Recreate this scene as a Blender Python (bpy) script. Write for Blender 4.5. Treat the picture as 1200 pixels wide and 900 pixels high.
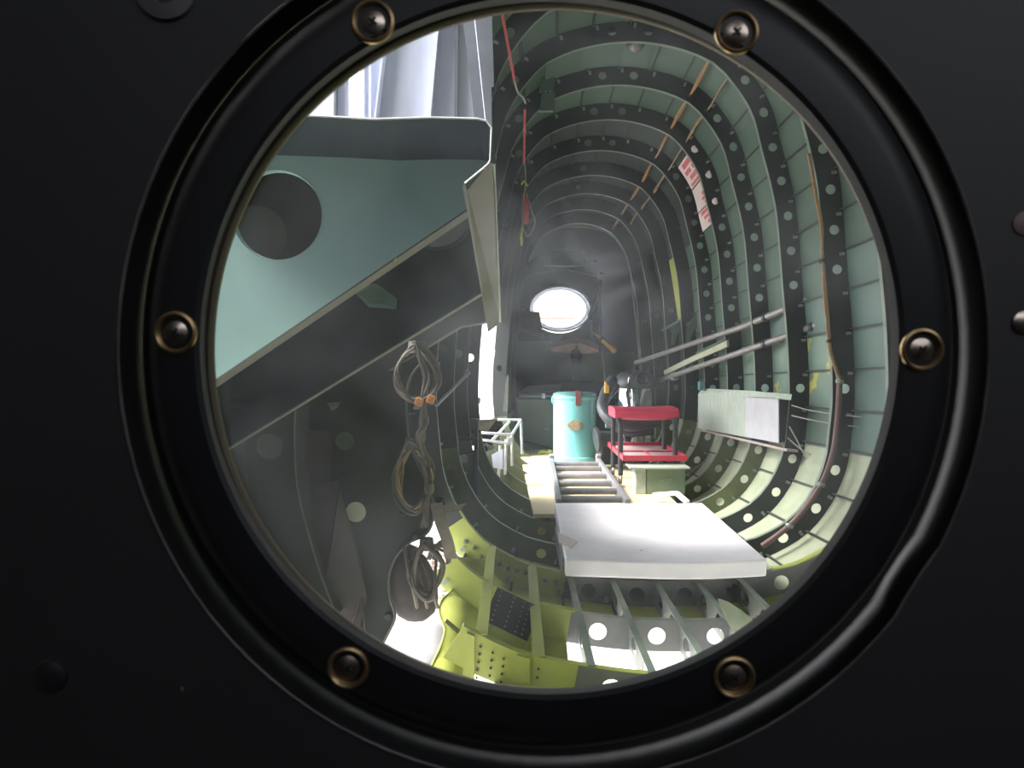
import bpy, bmesh, math, random
from mathutils import Vector, Matrix, Euler
for o in list(bpy.data.objects):
    bpy.data.objects.remove(o, do_unlink=True)
random.seed(7)
S = bpy.context.scene
C = S.collection
PI = math.pi
R = math.radians

# ------------------------------------------------------------------ camera
cd = bpy.data.cameras.new('camera'); cam = bpy.data.objects.new('camera', cd); C.objects.link(cam)
cd.sensor_width = 36; cd.lens = 27.0; cd.clip_start = 0.01; cd.clip_end = 300
cam.location = (0, 0, 0); cam.rotation_euler = (R(90-1.909), 0, R(0.318))
cd.dof.use_dof = True; cd.dof.focus_distance = 3.6; cd.dof.aperture_fstop = 30
S.camera = cam
# ------------------------------------------------------------------ world, sun, exposure
W = bpy.data.worlds.new('world'); S.world = W; W.use_nodes = True
wn = W.node_tree.nodes; wl = W.node_tree.links; wn.clear()
wo = wn.new('ShaderNodeOutputWorld'); wb = wn.new('ShaderNodeBackground')
sky = wn.new('ShaderNodeTexSky'); sky.sky_type = 'NISHITA'; sky.sun_disc = False
sky.sun_elevation = R(48); sky.sun_rotation = R(-80); sky.air_density = 1.0; sky.dust_density = 3.0; sky.ozone_density = 1.0
hs = wn.new('ShaderNodeHueSaturation'); hs.inputs['Saturation'].default_value = 0.22
wl.new(sky.outputs[0], hs.inputs['Color']); wl.new(hs.outputs[0], wb.inputs['Color']); wl.new(wb.outputs[0], wo.inputs[0])
wb.inputs['Strength'].default_value = 0.95
sl = bpy.data.lights.new('sun', 'SUN'); sun = bpy.data.objects.new('sun', sl); C.objects.link(sun)
sl.energy = 13.0; sl.angle = R(22); sl.color = (1.0, 0.97, 0.90)
sun.rotation_euler = Vector((0.64, 0.10, -0.76)).to_track_quat('-Z', 'Y').to_euler()
sun.location = (-6, 3, 8)
S.view_settings.view_transform = 'Standard'; S.view_settings.look = 'None'
S.view_settings.exposure = 0.0; S.view_settings.gamma = 1.0
try: S.view_settings.use_curve_mapping = False
except Exception: pass
RM = cam.rotation_euler.to_matrix()
def at(px, py, Y):
    v = RM @ Vector(((px-600)/900.0, -(py-450)/900.0, -1.0))
    return v*(Y/v.y)

# ------------------------------------------------------------------ materials
MATS = {}
def mat(name, col, rough=.5, metal=0.0, col2=None, scale=6.0, mix=.5, chip=None, chip_amt=.35, chip_scale=14.0, bump=0.0, stretch=(1,1,1), spec=.5):
    m = bpy.data.materials.new(name); m.use_nodes = True; MATS[name] = m
    nt = m.node_tree; n = nt.nodes; l = nt.links; n.clear()
    out = n.new('ShaderNodeOutputMaterial'); b = n.new('ShaderNodeBsdfPrincipled'); l.new(b.outputs[0], out.inputs[0])
    b.inputs['Roughness'].default_value = rough; b.inputs['Metallic'].default_value = metal
    b.inputs['Specular IOR Level'].default_value = spec
    if col2 is None: col2 = tuple(c*.72 for c in col)
    tc = n.new('ShaderNodeTexCoord'); mp = n.new('ShaderNodeMapping'); mp.inputs['Scale'].default_value = stretch
    l.new(tc.outputs['Object'], mp.inputs[0])
    nz = n.new('ShaderNodeTexNoise'); nz.inputs['Scale'].default_value = scale; nz.inputs['Detail'].default_value = 6; nz.inputs['Roughness'].default_value = .65
    l.new(mp.outputs[0], nz.inputs['Vector'])
    cr = n.new('ShaderNodeValToRGB'); cr.color_ramp.elements[0].position = .5-.25*mix-.05; cr.color_ramp.elements[1].position = .5+.25*mix
    cr.color_ramp.elements[0].color = (*col2, 1); cr.color_ramp.elements[1].color = (*col, 1)
    l.new(nz.outputs[0], cr.inputs[0]); src = cr.outputs[0]
    if chip:
        n2 = n.new('ShaderNodeTexNoise'); n2.inputs['Scale'].default_value = chip_scale; n2.inputs['Detail'].default_value = 4
        l.new(mp.outputs[0], n2.inputs['Vector'])
        c2 = n.new('ShaderNodeValToRGB'); t = .5+.3*(.5-chip_amt)
        c2.color_ramp.elements[0].position = t; c2.color_ramp.elements[1].position = t+.025
        l.new(n2.outputs[0], c2.inputs[0])
        mx = n.new('ShaderNodeMix'); mx.data_type = 'RGBA'
        l.new(c2.outputs[0], mx.inputs[0]); l.new(src, mx.inputs[6]); mx.inputs[7].default_value = (*chip, 1); src = mx.outputs[2]
    l.new(src, b.inputs['Base Color'])
    if bump:
        bp = n.new('ShaderNodeBump'); bp.inputs['Strength'].default_value = bump; bp.inputs['Distance'].default_value = .004
        l.new(nz.outputs[0], bp.inputs['Height']); l.new(bp.outputs[0], b.inputs['Normal'])
    return m
mat('bulkhead', (.0155,.0145,.0158), .62, col2=(.0080,.0074,.0077), scale=7, mix=1.2, chip=(.034,.026,.023), chip_amt=-.12, chip_scale=30, bump=.15)
mat('ring', (.010,.010,.011), .48, col2=(.007,.007,.008), scale=22, bump=.08, spec=.3)
mat('worn_edge', (.07,.062,.062), .5, col2=(.02,.019,.02), scale=40)
mat('gasket', (.075,.058,.038), .65, col2=(.045,.035,.024), scale=25)
mat('brass', (.36,.25,.12), .38, .9, col2=(.26,.18,.10), scale=60)
mat('screw', (.45,.38,.32), .3, 1.0, col2=(.25,.2,.16), scale=80)
mat('black', (.008,.008,.009), .6)
mat('skin_teal', (.105,.17,.15), .5, col2=(.08,.135,.118), scale=3, chip=(.34,.33,.10), chip_amt=-.28, chip_scale=9)
mat('skin_green', (.075,.125,.095), .5, col2=(.055,.095,.072), scale=3)
mat('skin_patch', (.16,.24,.19), .5, col2=(.12,.19,.15), scale=3, chip=(.42,.40,.09), chip_amt=.15, chip_scale=8)
mat('skin_far_dim', (.040,.055,.052), .6, col2=(.028,.038,.040), scale=3)  # far bays: their dimness is put into the skin colour
mat('skin_pale', (.38,.42,.30), .5, col2=(.27,.31,.21), scale=5)
mat('skin_yellow', (.33,.36,.075), .5, col2=(.24,.27,.06), scale=6, chip=(.10,.12,.05), chip_amt=-.2)
mat('skin_dark', (.03,.036,.032), .7, col2=(.02,.024,.022), spec=.25, scale=5)  # shadowed left-wall skin, darkness put into the colour
mat('web_dark', (.020,.025,.024), .6, col2=(.014,.017,.017), scale=5)  # hoop webs: the shade on their faces is put into the colour
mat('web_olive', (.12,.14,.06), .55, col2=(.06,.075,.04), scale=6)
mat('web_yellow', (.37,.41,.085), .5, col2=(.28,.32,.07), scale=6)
mat('web_grey', (.15,.16,.15), .5, col2=(.10,.11,.11), scale=9)
mat('flange', (.20,.25,.20), .4, col2=(.12,.15,.13), scale=9)
mat('clip', (.24,.28,.24), .45, .1)
mat('stringer', (.035,.045,.04), .6, col2=(.02,.027,.025), scale=8)
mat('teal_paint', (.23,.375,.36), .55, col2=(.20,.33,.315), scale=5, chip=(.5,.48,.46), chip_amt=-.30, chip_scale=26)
mat('flange_shade', (.026,.038,.046), .85, col2=(.018,.027,.034), scale=8, spec=.1)  # underside of the bracket's top flange, shade put into the colour
mat('edge_light', (.55,.57,.60), .4, .2)
mat('olive', (.085,.086,.07), .6, col2=(.06,.062,.05), scale=14, chip=(.42,.38,.24), chip_amt=-.33, chip_scale=40)
mat('shade_green', (.036,.043,.038), .7, col2=(.025,.028,.026), spec=.25, scale=8)  # rear brackets and lower left plates, their shade put into the colours
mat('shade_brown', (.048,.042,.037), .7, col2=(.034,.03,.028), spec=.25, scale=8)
mat('alu', (.60,.63,.74), .6, .0, col2=(.52,.55,.66), scale=6, stretch=(6,6,1))
mat('alu_dark', (.20,.22,.26), .45, .4)
mat('alu_tube', (.66,.66,.68), .35, .6, col2=(.45,.45,.47), scale=20)
mat('steel_dark', (.07,.075,.085), .4, .5)
mat('conduit', (.30,.29,.28), .42, .3, col2=(.22,.21,.21), scale=30)
mat('foil', (.75,.75,.76), .3, .8, col2=(.35,.35,.36), scale=60, bump=.6)
mat('orange_wire', (.40,.19,.055), .6, col2=(.27,.13,.045), scale=30, stretch=(1,.1,1))
mat('tan_wire', (.38,.27,.16), .6, col2=(.24,.17,.11), scale=30)
mat('maroon', (.15,.085,.08), .6)
mat('white_slab', (.86,.84,.89), .6, col2=(.74,.72,.78), scale=5, chip=(.4,.37,.34), chip_amt=-.38, chip_scale=25)
mat('plywood', (.62,.53,.34), .6, col2=(.5,.42,.25), scale=5, stretch=(1,.2,1))
mat('drum', (.19,.55,.56), .25, col2=(.17,.50,.51), scale=4)
mat('drum_lid', (.10,.27,.28), .35)
mat('leather', (.22,.045,.04), .5)
mat('plaque', (.55,.47,.30), .35, .5, col2=(.25,.2,.13), scale=90)
mat('chrome', (.75,.76,.8), .12, 1.0, col2=(.6,.6,.65), scale=5)
mat('hose', (.06,.065,.075), .45)
mat('red_pad', (.62,.035,.09), .4, col2=(.5,.025,.07), scale=10)
mat('red_metal', (.55,.035,.07), .35, col2=(.45,.03,.06), scale=14)
mat('tray_pale', (.60,.50,.50), .5, col2=(.45,.33,.33), scale=10)
mat('box_green', (.20,.27,.18), .5, col2=(.15,.21,.13), scale=8)
mat('box_pale', (.30,.38,.31), .45, col2=(.50,.54,.48), scale=20, stretch=(1,6,.6))
mat('box_white', (.50,.50,.54), .45, col2=(.43,.43,.47), scale=14, chip=(.12,.12,.12), chip_amt=-.45, chip_scale=60)
mat('pinkish', (.42,.36,.34), .5)
mat('yellow', (.80,.42,.04), .4)
mat('wood', (.45,.24,.11), .55, col2=(.30,.16,.08), scale=12, stretch=(4,4,.5))
mat('copper', (.55,.33,.27), .5, col2=(.4,.2,.18), scale=12)
mat('rust', (.20,.075,.065), .5)
mat('grey_plate', (.30,.30,.34), .5)
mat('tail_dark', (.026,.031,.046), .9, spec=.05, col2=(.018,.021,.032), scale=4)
mat('alu_mid', (.22,.22,.24), .5, .2, col2=(.16,.16,.175), scale=20)
mat('tail_green', (.10,.13,.115), .6, col2=(.07,.095,.085), scale=4)
mat('red_strap', (.45,.05,.055), .6)
mat('cord', (.30,.29,.26), .7)
mat('lime', (.45,.48,.10), .6)
mat('paper', (.66,.58,.57), .7, col2=(.58,.51,.50), scale=20)
mat('red_print', (.50,.07,.10), .7, col2=(.6,.22,.22), scale=60)
mat('canvas', (.20,.175,.145), .85, col2=(.14,.12,.105), scale=40)
mat('bag', (.06,.05,.048), .85, col2=(.035,.03,.03), scale=20)
mat('cable_brown', (.12,.09,.068), .7, col2=(.07,.055,.045), scale=30)
mat('cable_grey', (.11,.105,.10), .7, col2=(.07,.067,.065), scale=30)
mat('orange_plug', (.55,.22,.05), .5)
mat('ground', (.70,.68,.65), .9, col2=(.55,.53,.5), scale=2)
mat('pebble', (.26,.18,.15), .9, col2=(.17,.12,.10), scale=12)
mat('tarp', (.22,.215,.23), .8, col2=(.14,.135,.15), scale=6)
mat('building', (.75,.74,.72), .8)
mat('roof', (.28,.18,.14), .8)
mat('foliage', (.10,.13,.05), .8)
mat('lampglass', (.16,.15,.15), .25)
mat('cabin', (.022,.022,.024), .7)
def glassmat(name, haze, col=(1,1,1), rough=.05):
    m = bpy.data.materials.new(name); m.use_nodes = True; MATS[name] = m
    nt = m.node_tree; n = nt.nodes; l = nt.links; n.clear()
    out = n.new('ShaderNodeOutputMaterial')
    tr = n.new('ShaderNodeBsdfTransparent'); tr.inputs[0].default_value = (*col, 1)
    gl = n.new('ShaderNodeBsdfGlossy'); gl.inputs['Roughness'].default_value = rough
    tl = n.new('ShaderNodeBsdfTranslucent'); tl.inputs[0].default_value = (.85,.9,1,1)
    fr = n.new('ShaderNodeFresnel'); fr.inputs[0].default_value = 1.15
    m1 = n.new('ShaderNodeMixShader'); l.new(fr.outputs[0], m1.inputs[0]); l.new(tr.outputs[0], m1.inputs[1]); l.new(gl.outputs[0], m1.inputs[2])
    tc = n.new('ShaderNodeTexCoord'); nz = n.new('ShaderNodeTexNoise'); nz.inputs['Scale'].default_value = 26; nz.inputs['Detail'].default_value = 5
    l.new(tc.outputs['Object'], nz.inputs['Vector'])
    rm = n.new('ShaderNodeMapRange'); rm.inputs[1].default_value = .35; rm.inputs[2].default_value = .75
    rm.inputs[3].default_value = haze*.35; rm.inputs[4].default_value = haze*1.8
    l.new(nz.outputs[0], rm.inputs[0])
    hz = rm.outputs[0]
    if name == 'pane':                                   # cloudier patch in the middle of the glass
        vd = n.new('ShaderNodeVectorMath'); vd.operation = 'DISTANCE'; vd.inputs[1].default_value = (.006, .0165, .016); l.new(tc.outputs['Object'], vd.inputs[0])
        sm = n.new('ShaderNodeMapRange'); sm.interpolation_type = 'SMOOTHSTEP'
        for q,v in zip((1,2,3,4),(.010,.060,1.0,0.0)): sm.inputs[q].default_value = v
        l.new(vd.outputs['Value'], sm.inputs[0])
        n3 = n.new('ShaderNodeTexNoise'); n3.inputs['Scale'].default_value = 38; n3.inputs['Detail'].default_value = 3; n3.inputs['Distortion'].default_value = 1.2; l.new(tc.outputs['Object'], n3.inputs['Vector'])
        m4 = n.new('ShaderNodeMapRange'); m4.inputs[1].default_value = .3; m4.inputs[2].default_value = .7; m4.inputs[3].default_value = .015; m4.inputs[4].default_value = .085; l.new(n3.outputs[0], m4.inputs[0])
        mu = n.new('ShaderNodeMath'); mu.operation = 'MULTIPLY'; l.new(sm.outputs[0], mu.inputs[0]); l.new(m4.outputs[0], mu.inputs[1])
        ad = n.new('ShaderNodeMath'); ad.operation = 'ADD'; l.new(mu.outputs[0], ad.inputs[0]); l.new(rm.outputs[0], ad.inputs[1]); hz = ad.outputs[0]
    m2 = n.new('ShaderNodeMixShader'); l.new(hz, m2.inputs[0]); l.new(m1.outputs[0], m2.inputs[1]); l.new(tl.outputs[0], m2.inputs[2])
    l.new(m2.outputs[0], out.inputs[0])
glassmat('pane', .02)
glassmat('acrylic', .03, (.93,.96,1))

# ------------------------------------------------------------------ helpers
class MB:
    def __init__(s): s.v = []; s.f = []
    def add(s, vs, fs):
        k = len(s.v); s.v += [Vector(p) for p in vs]; s.f += [tuple(i+k for i in f) for f in fs]; return s
    def box(s, c, size, rot=(0,0,0)):
        m = Euler(rot).to_matrix(); c = Vector(c); h = Vector(size)/2
        vs = [c + m @ Vector((x*h.x, y*h.y, z*h.z)) for x in (-1,1) for y in (-1,1) for z in (-1,1)]
        return s.add(vs, [(0,1,3,2),(4,6,7,5),(0,4,5,1),(2,3,7,6),(0,2,6,4),(1,5,7,3)])
    def bar(s, a, b, w, h, up=(0,0,1)):
        a = Vector(a); b = Vector(b); d = (b-a).normalized(); u = Vector(up); x = d.cross(u).normalized()*w/2; z = x.cross(d).normalized()*h/2
        vs = [p+i*x+j*z for p in (a,b) for i,j in ((-1,-1),(1,-1),(1,1),(-1,1))]
        return s.add(vs, [(0,1,2,3),(7,6,5,4),(0,4,5,1),(1,5,6,2),(2,6,7,3),(3,7,4,0)])
    def tube(s, pts, r, n=8, closed=False):
        pts = [Vector(p) for p in pts]; N = len(pts); rs = r if isinstance(r,(list,tuple)) else [r]*N
        t0 = (pts[1]-pts[0]).normalized(); ref = Vector((0,0,1)) if abs(t0.z) < .9 else Vector((1,0,0))
        u = t0.cross(ref).normalized(); vs = []; fs = []
        for i,p in enumerate(pts):
            if closed: t = (pts[(i+1)%N]-pts[i-1]).normalized()
            else: t = (pts[min(i+1,N-1)]-pts[max(i-1,0)]).normalized()
            u = (u - t*u.dot(t)); u = u.normalized() if u.length > 1e-6 else t.orthogonal().normalized()
            w = t.cross(u)
            for k in range(n):
                a = 2*PI*k/n; vs.append(p + (u*math.cos(a)+w*math.sin(a))*rs[i])
        M = N if closed else N-1
        for i in range(M):
            j = (i+1)%N
            for k in range(n):
                fs.append((i*n+k, i*n+(k+1)%n, j*n+(k+1)%n, j*n+k))
        if not closed: fs.append(tuple(range(n-1,-1,-1))); fs.append(tuple((N-1)*n+k for k in range(n)))
        return s.add(vs, fs)
    def lathe(s, prof, c, axis=(0,0,1), n=32, closed=False):
        # prof: list of (radius, height along axis)
        a = Vector(axis).normalized(); u = a.orthogonal().normalized(); w = a.cross(u); c = Vector(c); vs = []; fs = []
        for r,h in prof:
            for k in range(n):
                t = 2*PI*k/n; vs.append(c + a*h + (u*math.cos(t)+w*math.sin(t))*max(r,1e-5))
        P = len(prof)
        for i in range(P if closed else P-1):
            j = (i+1)%P
            for k in range(n): fs.append((i*n+k, i*n+(k+1)%n, j*n+(k+1)%n, j*n+k))
        return s.add(vs, fs)
    def poly(s, pts, d):
        # closed outline extruded by vector d
        pts = [Vector(p) for p in pts]; d = Vector(d); n = len(pts)
        return s.add(pts+[p+d for p in pts], [tuple(range(n)), tuple(range(2*n-1,n-1,-1))]+[(i,(i+1)%n,n+(i+1)%n,n+i) for i in range(n)])
    def strip(s, A, B):
        n = len(A)
        return s.add(list(A)+list(B), [(i,i+1,n+i+1,n+i) for i in range(n-1)])
    def build(s, name, m, parent=None, smooth=False, loc=None, solid=0, bevel=0):
        me = bpy.data.meshes.new(name); root = parent
        while root is not None and root.parent is not None: root = root.parent
        if root is not None: L = Vector(root.location)
        elif loc is not None: L = Vector(loc)
        else:
            lo = [min(v[i] for v in s.v) for i in range(3)]; hi = [max(v[i] for v in s.v) for i in range(3)]
            L = Vector(((lo[0]+hi[0])/2, (lo[1]+hi[1])/2, lo[2]))
        me.from_pydata([tuple(v-L) for v in s.v], [], s.f)
        bm = bmesh.new(); bm.from_mesh(me); bmesh.ops.remove_doubles(bm, verts=bm.verts, dist=1e-6)
        bmesh.ops.recalc_face_normals(bm, faces=bm.faces); bm.to_mesh(me); bm.free()
        me.materials.append(MATS[m])
        if smooth:
            for p in me.polygons: p.use_smooth = True
            try: me.set_sharp_from_angle(angle=R(38))
            except Exception: pass
        o = bpy.data.objects.new(name, me); C.objects.link(o)
        if parent is not None: o.parent = parent
        else: o.location = L
        if solid:
            q = o.modifiers.new('solid', 'SOLIDIFY'); q.thickness = solid; q.offset = 0
        if bevel:
            q = o.modifiers.new('bevel', 'BEVEL'); q.width = bevel; q.segments = 2; q.limit_method = 'ANGLE'
        return o
def tag(o, label=None, cat=None, group=None, kind=None):
    if label: o['label'] = label
    if cat: o['category'] = cat
    if group: o['group'] = group
    if kind: o['kind'] = kind
    return o
def thing(name, loc, label=None, cat=None, group=None, kind=None):
    o = bpy.data.objects.new(name, None); C.objects.link(o); o.location = loc; o.empty_display_size = .05
    return tag(o, label, cat, group, kind)
def cr_spline(P, n=8, closed=False):
    P = [Vector(p) for p in P]; out = []; N = len(P)
    for i in range(N if closed else N-1):
        if closed: a,b,c,d = P[i-1],P[i],P[(i+1)%N],P[(i+2)%N]
        else: a,b,c,d = P[max(i-1,0)],P[i],P[i+1],P[min(i+2,N-1)]
        for k in range(n):
            t = k/n
            out.append(.5*((2*b)+(c-a)*t+(2*a-5*b+4*c-d)*t*t+(3*b-a-3*c+d)*t**3))
    if not closed: out.append(P[-1])
    return out
def holed_plate(mb, outline, holes, y, thick, nseg=28):
    # flat plate in an XZ plane (outline list of (x,z)), with round holes, extruded along +Y
    bm = bmesh.new(); edges = []
    def loop(pts):
        vs = [bm.verts.new((p[0], 0, p[1])) for p in pts]
        for i in range(len(vs)): edges.append(bm.edges.new((vs[i], vs[(i+1)%len(vs)])))
    loop(outline)
    for (cx,cz,r) in holes: loop([(cx+r*math.cos(2*PI*k/nseg), cz+r*math.sin(2*PI*k/nseg)) for k in range(nseg)])
    bmesh.ops.triangle_fill(bm, use_beauty=True, use_dissolve=False, edges=edges)
    for f in [f for f in bm.faces if any((f.calc_center_median().x-h[0])**2+(f.calc_center_median().z-h[1])**2 < (h[2]*.96)**2 for h in holes)]: bm.faces.remove(f)
    ret = bmesh.ops.extrude_face_region(bm, geom=bm.faces[:])
    for v in ret['geom']:
        if isinstance(v, bmesh.types.BMVert): v.co.y += thick
    bm.verts.index_update()
    mb.add([(v.co.x, v.co.y+y, v.co.z) for v in bm.verts], [tuple(v.index for v in f.verts) for f in bm.faces]); bm.free()
    return mb
def px_poly(pts, Y): return [at(x,y,Y) for x,y in pts]
def xz(pts, Y): return [(p.x,p.z) for p in px_poly(pts,Y)]

# ------------------------------------------------------------------ hull section
CX = .505
HP = [(0,1),(.2,.994),(.41,.974),(.567,.942),(.741,.863),(.82,.774),(.88,.70),(.916,.634),(.952,.503),(.985,.39),(1.0,.282),(.985,.215),(.968,.166),(.905,.112),(.80,.065),(.66,.035),(.536,.020),(.27,.004),(0,0)]
full = [(u,t) for u,t in HP] + [(-u,t) for u,t in HP[-2:0:-1]]
sp = cr_spline([(u*.726, 0, t*2.18) for u,t in full], 12, True)
acc = [0]
for i in range(len(sp)): acc.append(acc[-1]+(sp[(i+1)%len(sp)]-sp[i]).length)
PER = acc[-1]
def prof(s):
    s = (s % 1.0)*PER; lo, hi = 0, len(sp)
    while hi-lo > 1:
        m = (lo+hi)//2
        if acc[m] <= s: lo = m
        else: hi = m
    f = (s-acc[lo])/(acc[lo+1]-acc[lo]); p = sp[lo].lerp(sp[(lo+1)%len(sp)], f)
    return p.x/.726, p.z/2.18
def wid(Y): return .784-.0717*(Y-2.66)
ZT = [(1.0,1.66),(2.66,1.50),(3.44,1.41),(3.83,1.362),(4.23,1.316),(4.63,1.255),(5.03,1.20),(6.66,1.06),(9,.9)]
def ztop(Y):
    for (a,b),(c,d) in zip(ZT, ZT[1:]):
        if Y <= c: return b+(d-b)*(Y-a)/(c-a)
    return ZT[-1][1]
ZB = -.78
def hull(Y, s, d=0.0):
    def P(q):
        u,t = prof(q); return Vector((CX+wid(Y)*u, Y, ZB+(ztop(Y)-ZB)*t))
    p = P(s)
    if d:
        a = P(s-.004); b = P(s+.004); t = (b-a).normalized(); p = p + Vector((-t.z, 0, t.x))*d*(1)
    return p
# outward check
if (hull(3,.25,.1)-hull(3,.25)).x < 0:
    _h = hull
    def hull(Y, s, d=0.0): return _h(Y, s, -d)
def s_at_z(Y, z, right=True):
    lo, hi = .06, .44
    for _ in range(40):
        m = (lo+hi)/2
        if hull(Y,m).z > z: lo = m
        else: hi = m
    return lo if right else 1-lo
def s_at_x(Y, x):
    # s on the lower right half whose mirror image (1-s) has this x
    lo, hi = .36, .5; tx = 2*CX-x
    for _ in range(40):
        m = (lo+hi)/2
        if hull(Y,m).x > tx: lo = m
        else: hi = m
    return lo
YF = lambda i: 2.66+.4*i
WD = .086     # web depth

# ------------------------------------------------------------------ SETTING: hull skin and stringers
struct = {}
for nm in ('wall_right','wall_left','ceiling','floor'):
    struct[nm] = thing(nm, (CX, 3.0, ZB), kind='structure')
NS = 40
def side_of(k):
    k = (k+.5)*32/NS
    if k < 5 or k >= 27: return 'ceiling'
    if k < 13: return 'wall_right'
    if k < 19: return 'floor'
    return 'wall_left'
rnd = random.Random(3)
for i in range(-5, 10):
    Y0, Y1 = YF(i), YF(i+1)
    if i == -5: Y0 = .285
    for k in range(NS):
        s0, s1 = k/NS, (k+1)/NS; mid = hull((Y0+Y1)/2, (s0+s1)/2, WD); sd = side_of(k)
        if sd == 'wall_left' and 3 <= i <= 6 and -.52 < mid.z < .30: continue             # waist opening
        kk = (k+.5)*32/NS; Ya = Y0
        if i == -2 and sd == 'floor' and mid.x > .09: continue                             # belly opening
        if i == -1 and sd == 'floor' and mid.x > .15: Ya = 2.50                            # its far edge strip
        if i <= -1 and sd in ('wall_left','floor') and mid.x < {-1:-.13,-2:-.06}.get(i,-.08) and mid.z < -.46: continue  # cut-away corner
        if i in (-5,-4,-3) and sd in ('ceiling','wall_left') and mid.x < (.15 if i < -3 else -.02) and mid.z > .62: continue  # roof hatch
        if i == -5 and sd == 'wall_left' and -.08 < mid.z < .62:                           # added side opening, lights the bracket web
            for ya,yb in ((Y0,.34),(1.0,Y1)):
                MB().strip([hull(ya,s0+(s1-s0)*q/4,WD) for q in range(5)],[hull(yb,s0+(s1-s0)*q/4,WD) for q in range(5)]).build('skin_panel','skin_dark',struct[sd])
            continue
        if i == -3 and sd == 'wall_left' and mid.z > .25: continue
        if sd == 'wall_left' and 0 <= i <= 2 and .28 < mid.z < .85: continue               # added unseen opening, lets sun onto the slab
        A = []; B = []
        for q in range(5):
            s = s0+(s1-s0)*q/4; A.append(hull(Ya,s,WD+.001*((k+i)%2))); B.append(hull(Y1,s,WD+.001*((k+i)%2)))
        far = i >= 4
        if sd == 'floor':
            m = 'skin_yellow' if (mid.x < CX-.1 or i < 0) else 'skin_pale'
        elif sd == 'wall_right':
            m = rnd.choice(['skin_teal','skin_teal','skin_green'])
            if 8.8 < kk < 10.6 and i in (1,2,3): m = 'skin_patch'
            if kk > 10.9: m = 'skin_pale'
            elif i >= 4: m = 'skin_green' if i < 6 else 'skin_far_dim'
            if kk < 7 and i <= 3: m = 'skin_green'
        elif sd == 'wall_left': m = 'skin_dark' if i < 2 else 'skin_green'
        else: m = 'skin_green' if i < 4 else 'skin_far_dim'
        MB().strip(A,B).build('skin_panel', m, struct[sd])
for k in range(NS):
    s = k/NS; sd = side_of(k); rngs = [(-3,10)]
    z = hull(4.5, s).z
    if sd == 'wall_left' and -.5 < z < .28: rngs = [(-1,3),(7,10)]
    if sd == 'wall_left' and z > .28: rngs = [(3,10)]
    if sd == 'floor' or (sd == 'wall_left' and z < -.3): rngs = [(-1,10)]
    if sd == 'ceiling' and hull(2,s).x < 0: rngs = [(-1,10)]
    mb = MB()
    for a,b in rngs:
        for i in range(a,b):
            p = [hull(YF(j), s, d) for j in (i,i+1) for d in (WD+.002, WD-.013)]
            q = [hull(YF(j), s+.0010, WD-.013) for j in (i,i+1)]
            mb.add([p[0],p[1],p[3],p[2]], [(0,1,2,3)]); mb.add([p[1],q[0],q[1],p[3]], [(0,1,2,3)])
    mb.build('stringer', 'stringer', struct[sd], solid=.002)

# ------------------------------------------------------------------ hoop frames
def web_mesh(mb, i, s0, s1, holes=True, hr=.0205, d0=0.0, d1=WD+.006):
    holes0 = holes
    Y = YF(i); n = max(1, round((s1-s0)*40)); 
    for c in range(n):
        a0 = s0+(s1-s0)*c/n; a1 = s0+(s1-s0)*(c+1)/n; sm = (a0+a1)/2
        L = (a1-a0)*PER*wid(Y)/.726
        zm = hull(Y, sm).z; g = int(sm*40)
        holes = holes0
        if sm < .085 or sm > .86: holes = holes0 and g % 3 == 0
        elif .55 < sm: holes = holes0 and g % 3 == 1
        elif i > 0 and sm < .40 and (-.02 < zm < .20 or -.36 < zm < -.22): holes = False
        if i >= 6 and sm < .2: holes = False
        def mp(x, y): return hull(Y, a0+(a1-a0)*x, d0+(d1-d0)*y)
        if holes:
            H = (d1-d0); N = 16; ring = []; rect = []
            for k in range(N):
                t = 2*PI*k/N + PI/4; cx = math.cos(t); cy = math.sin(t)
                ring.append(mp(.5+cx*hr/L, .5+cy*hr/H))
                mxx = max(abs(cx),abs(cy)); rect.append(mp(.5+.5*cx/mxx, .5+.5*cy/mxx))
            mb.add(ring+rect, [(k,(k+1)%N,N+(k+1)%N,N+k) for k in range(N)])
        else:
            mb.add([mp(x,y) for y in (0,1) for x in (0,.5,1)], [(0,1,4,3),(1,2,5,4)])
    return mb
FL = {-5:'black hoop frame just behind the porthole, hidden to the sides', -4:'hoop frame beside the porthole under the open roof hatch', -3:'hoop frame next to the teal bracket, outside the glass view',
 -2:'yellow-green belly hoop at the lowest edge of the glass, below the perforated plate',
 -1:'grey and yellow belly hoop with large round holes above the bright openings',
 0:'hoop frame with yellow-green lower arc running under the white slab',
 1:'nearest full dark green hoop, the one carrying the tan wire harness',
 2:'dark green hoop next beyond the harness hoop, at the near end of the white tray',
 3:'dark green hoop between the dome light and the red-printed placard',
 4:'dark hoop whose holes show the red and white placard behind it',
 5:'dark hoop at the far edge of the red-printed placard',
 6:'dark hoop beside the bright yellow-green strip on the right wall',
 7:'faint hoop just past the yellow-green strip, near the vacuum cleaner',
 8:'faint hoop behind the vacuum cleaner, two before the dark tail arch',
 9:'faint hoop right in front of the dark tail arch'}
frames = {}
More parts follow.
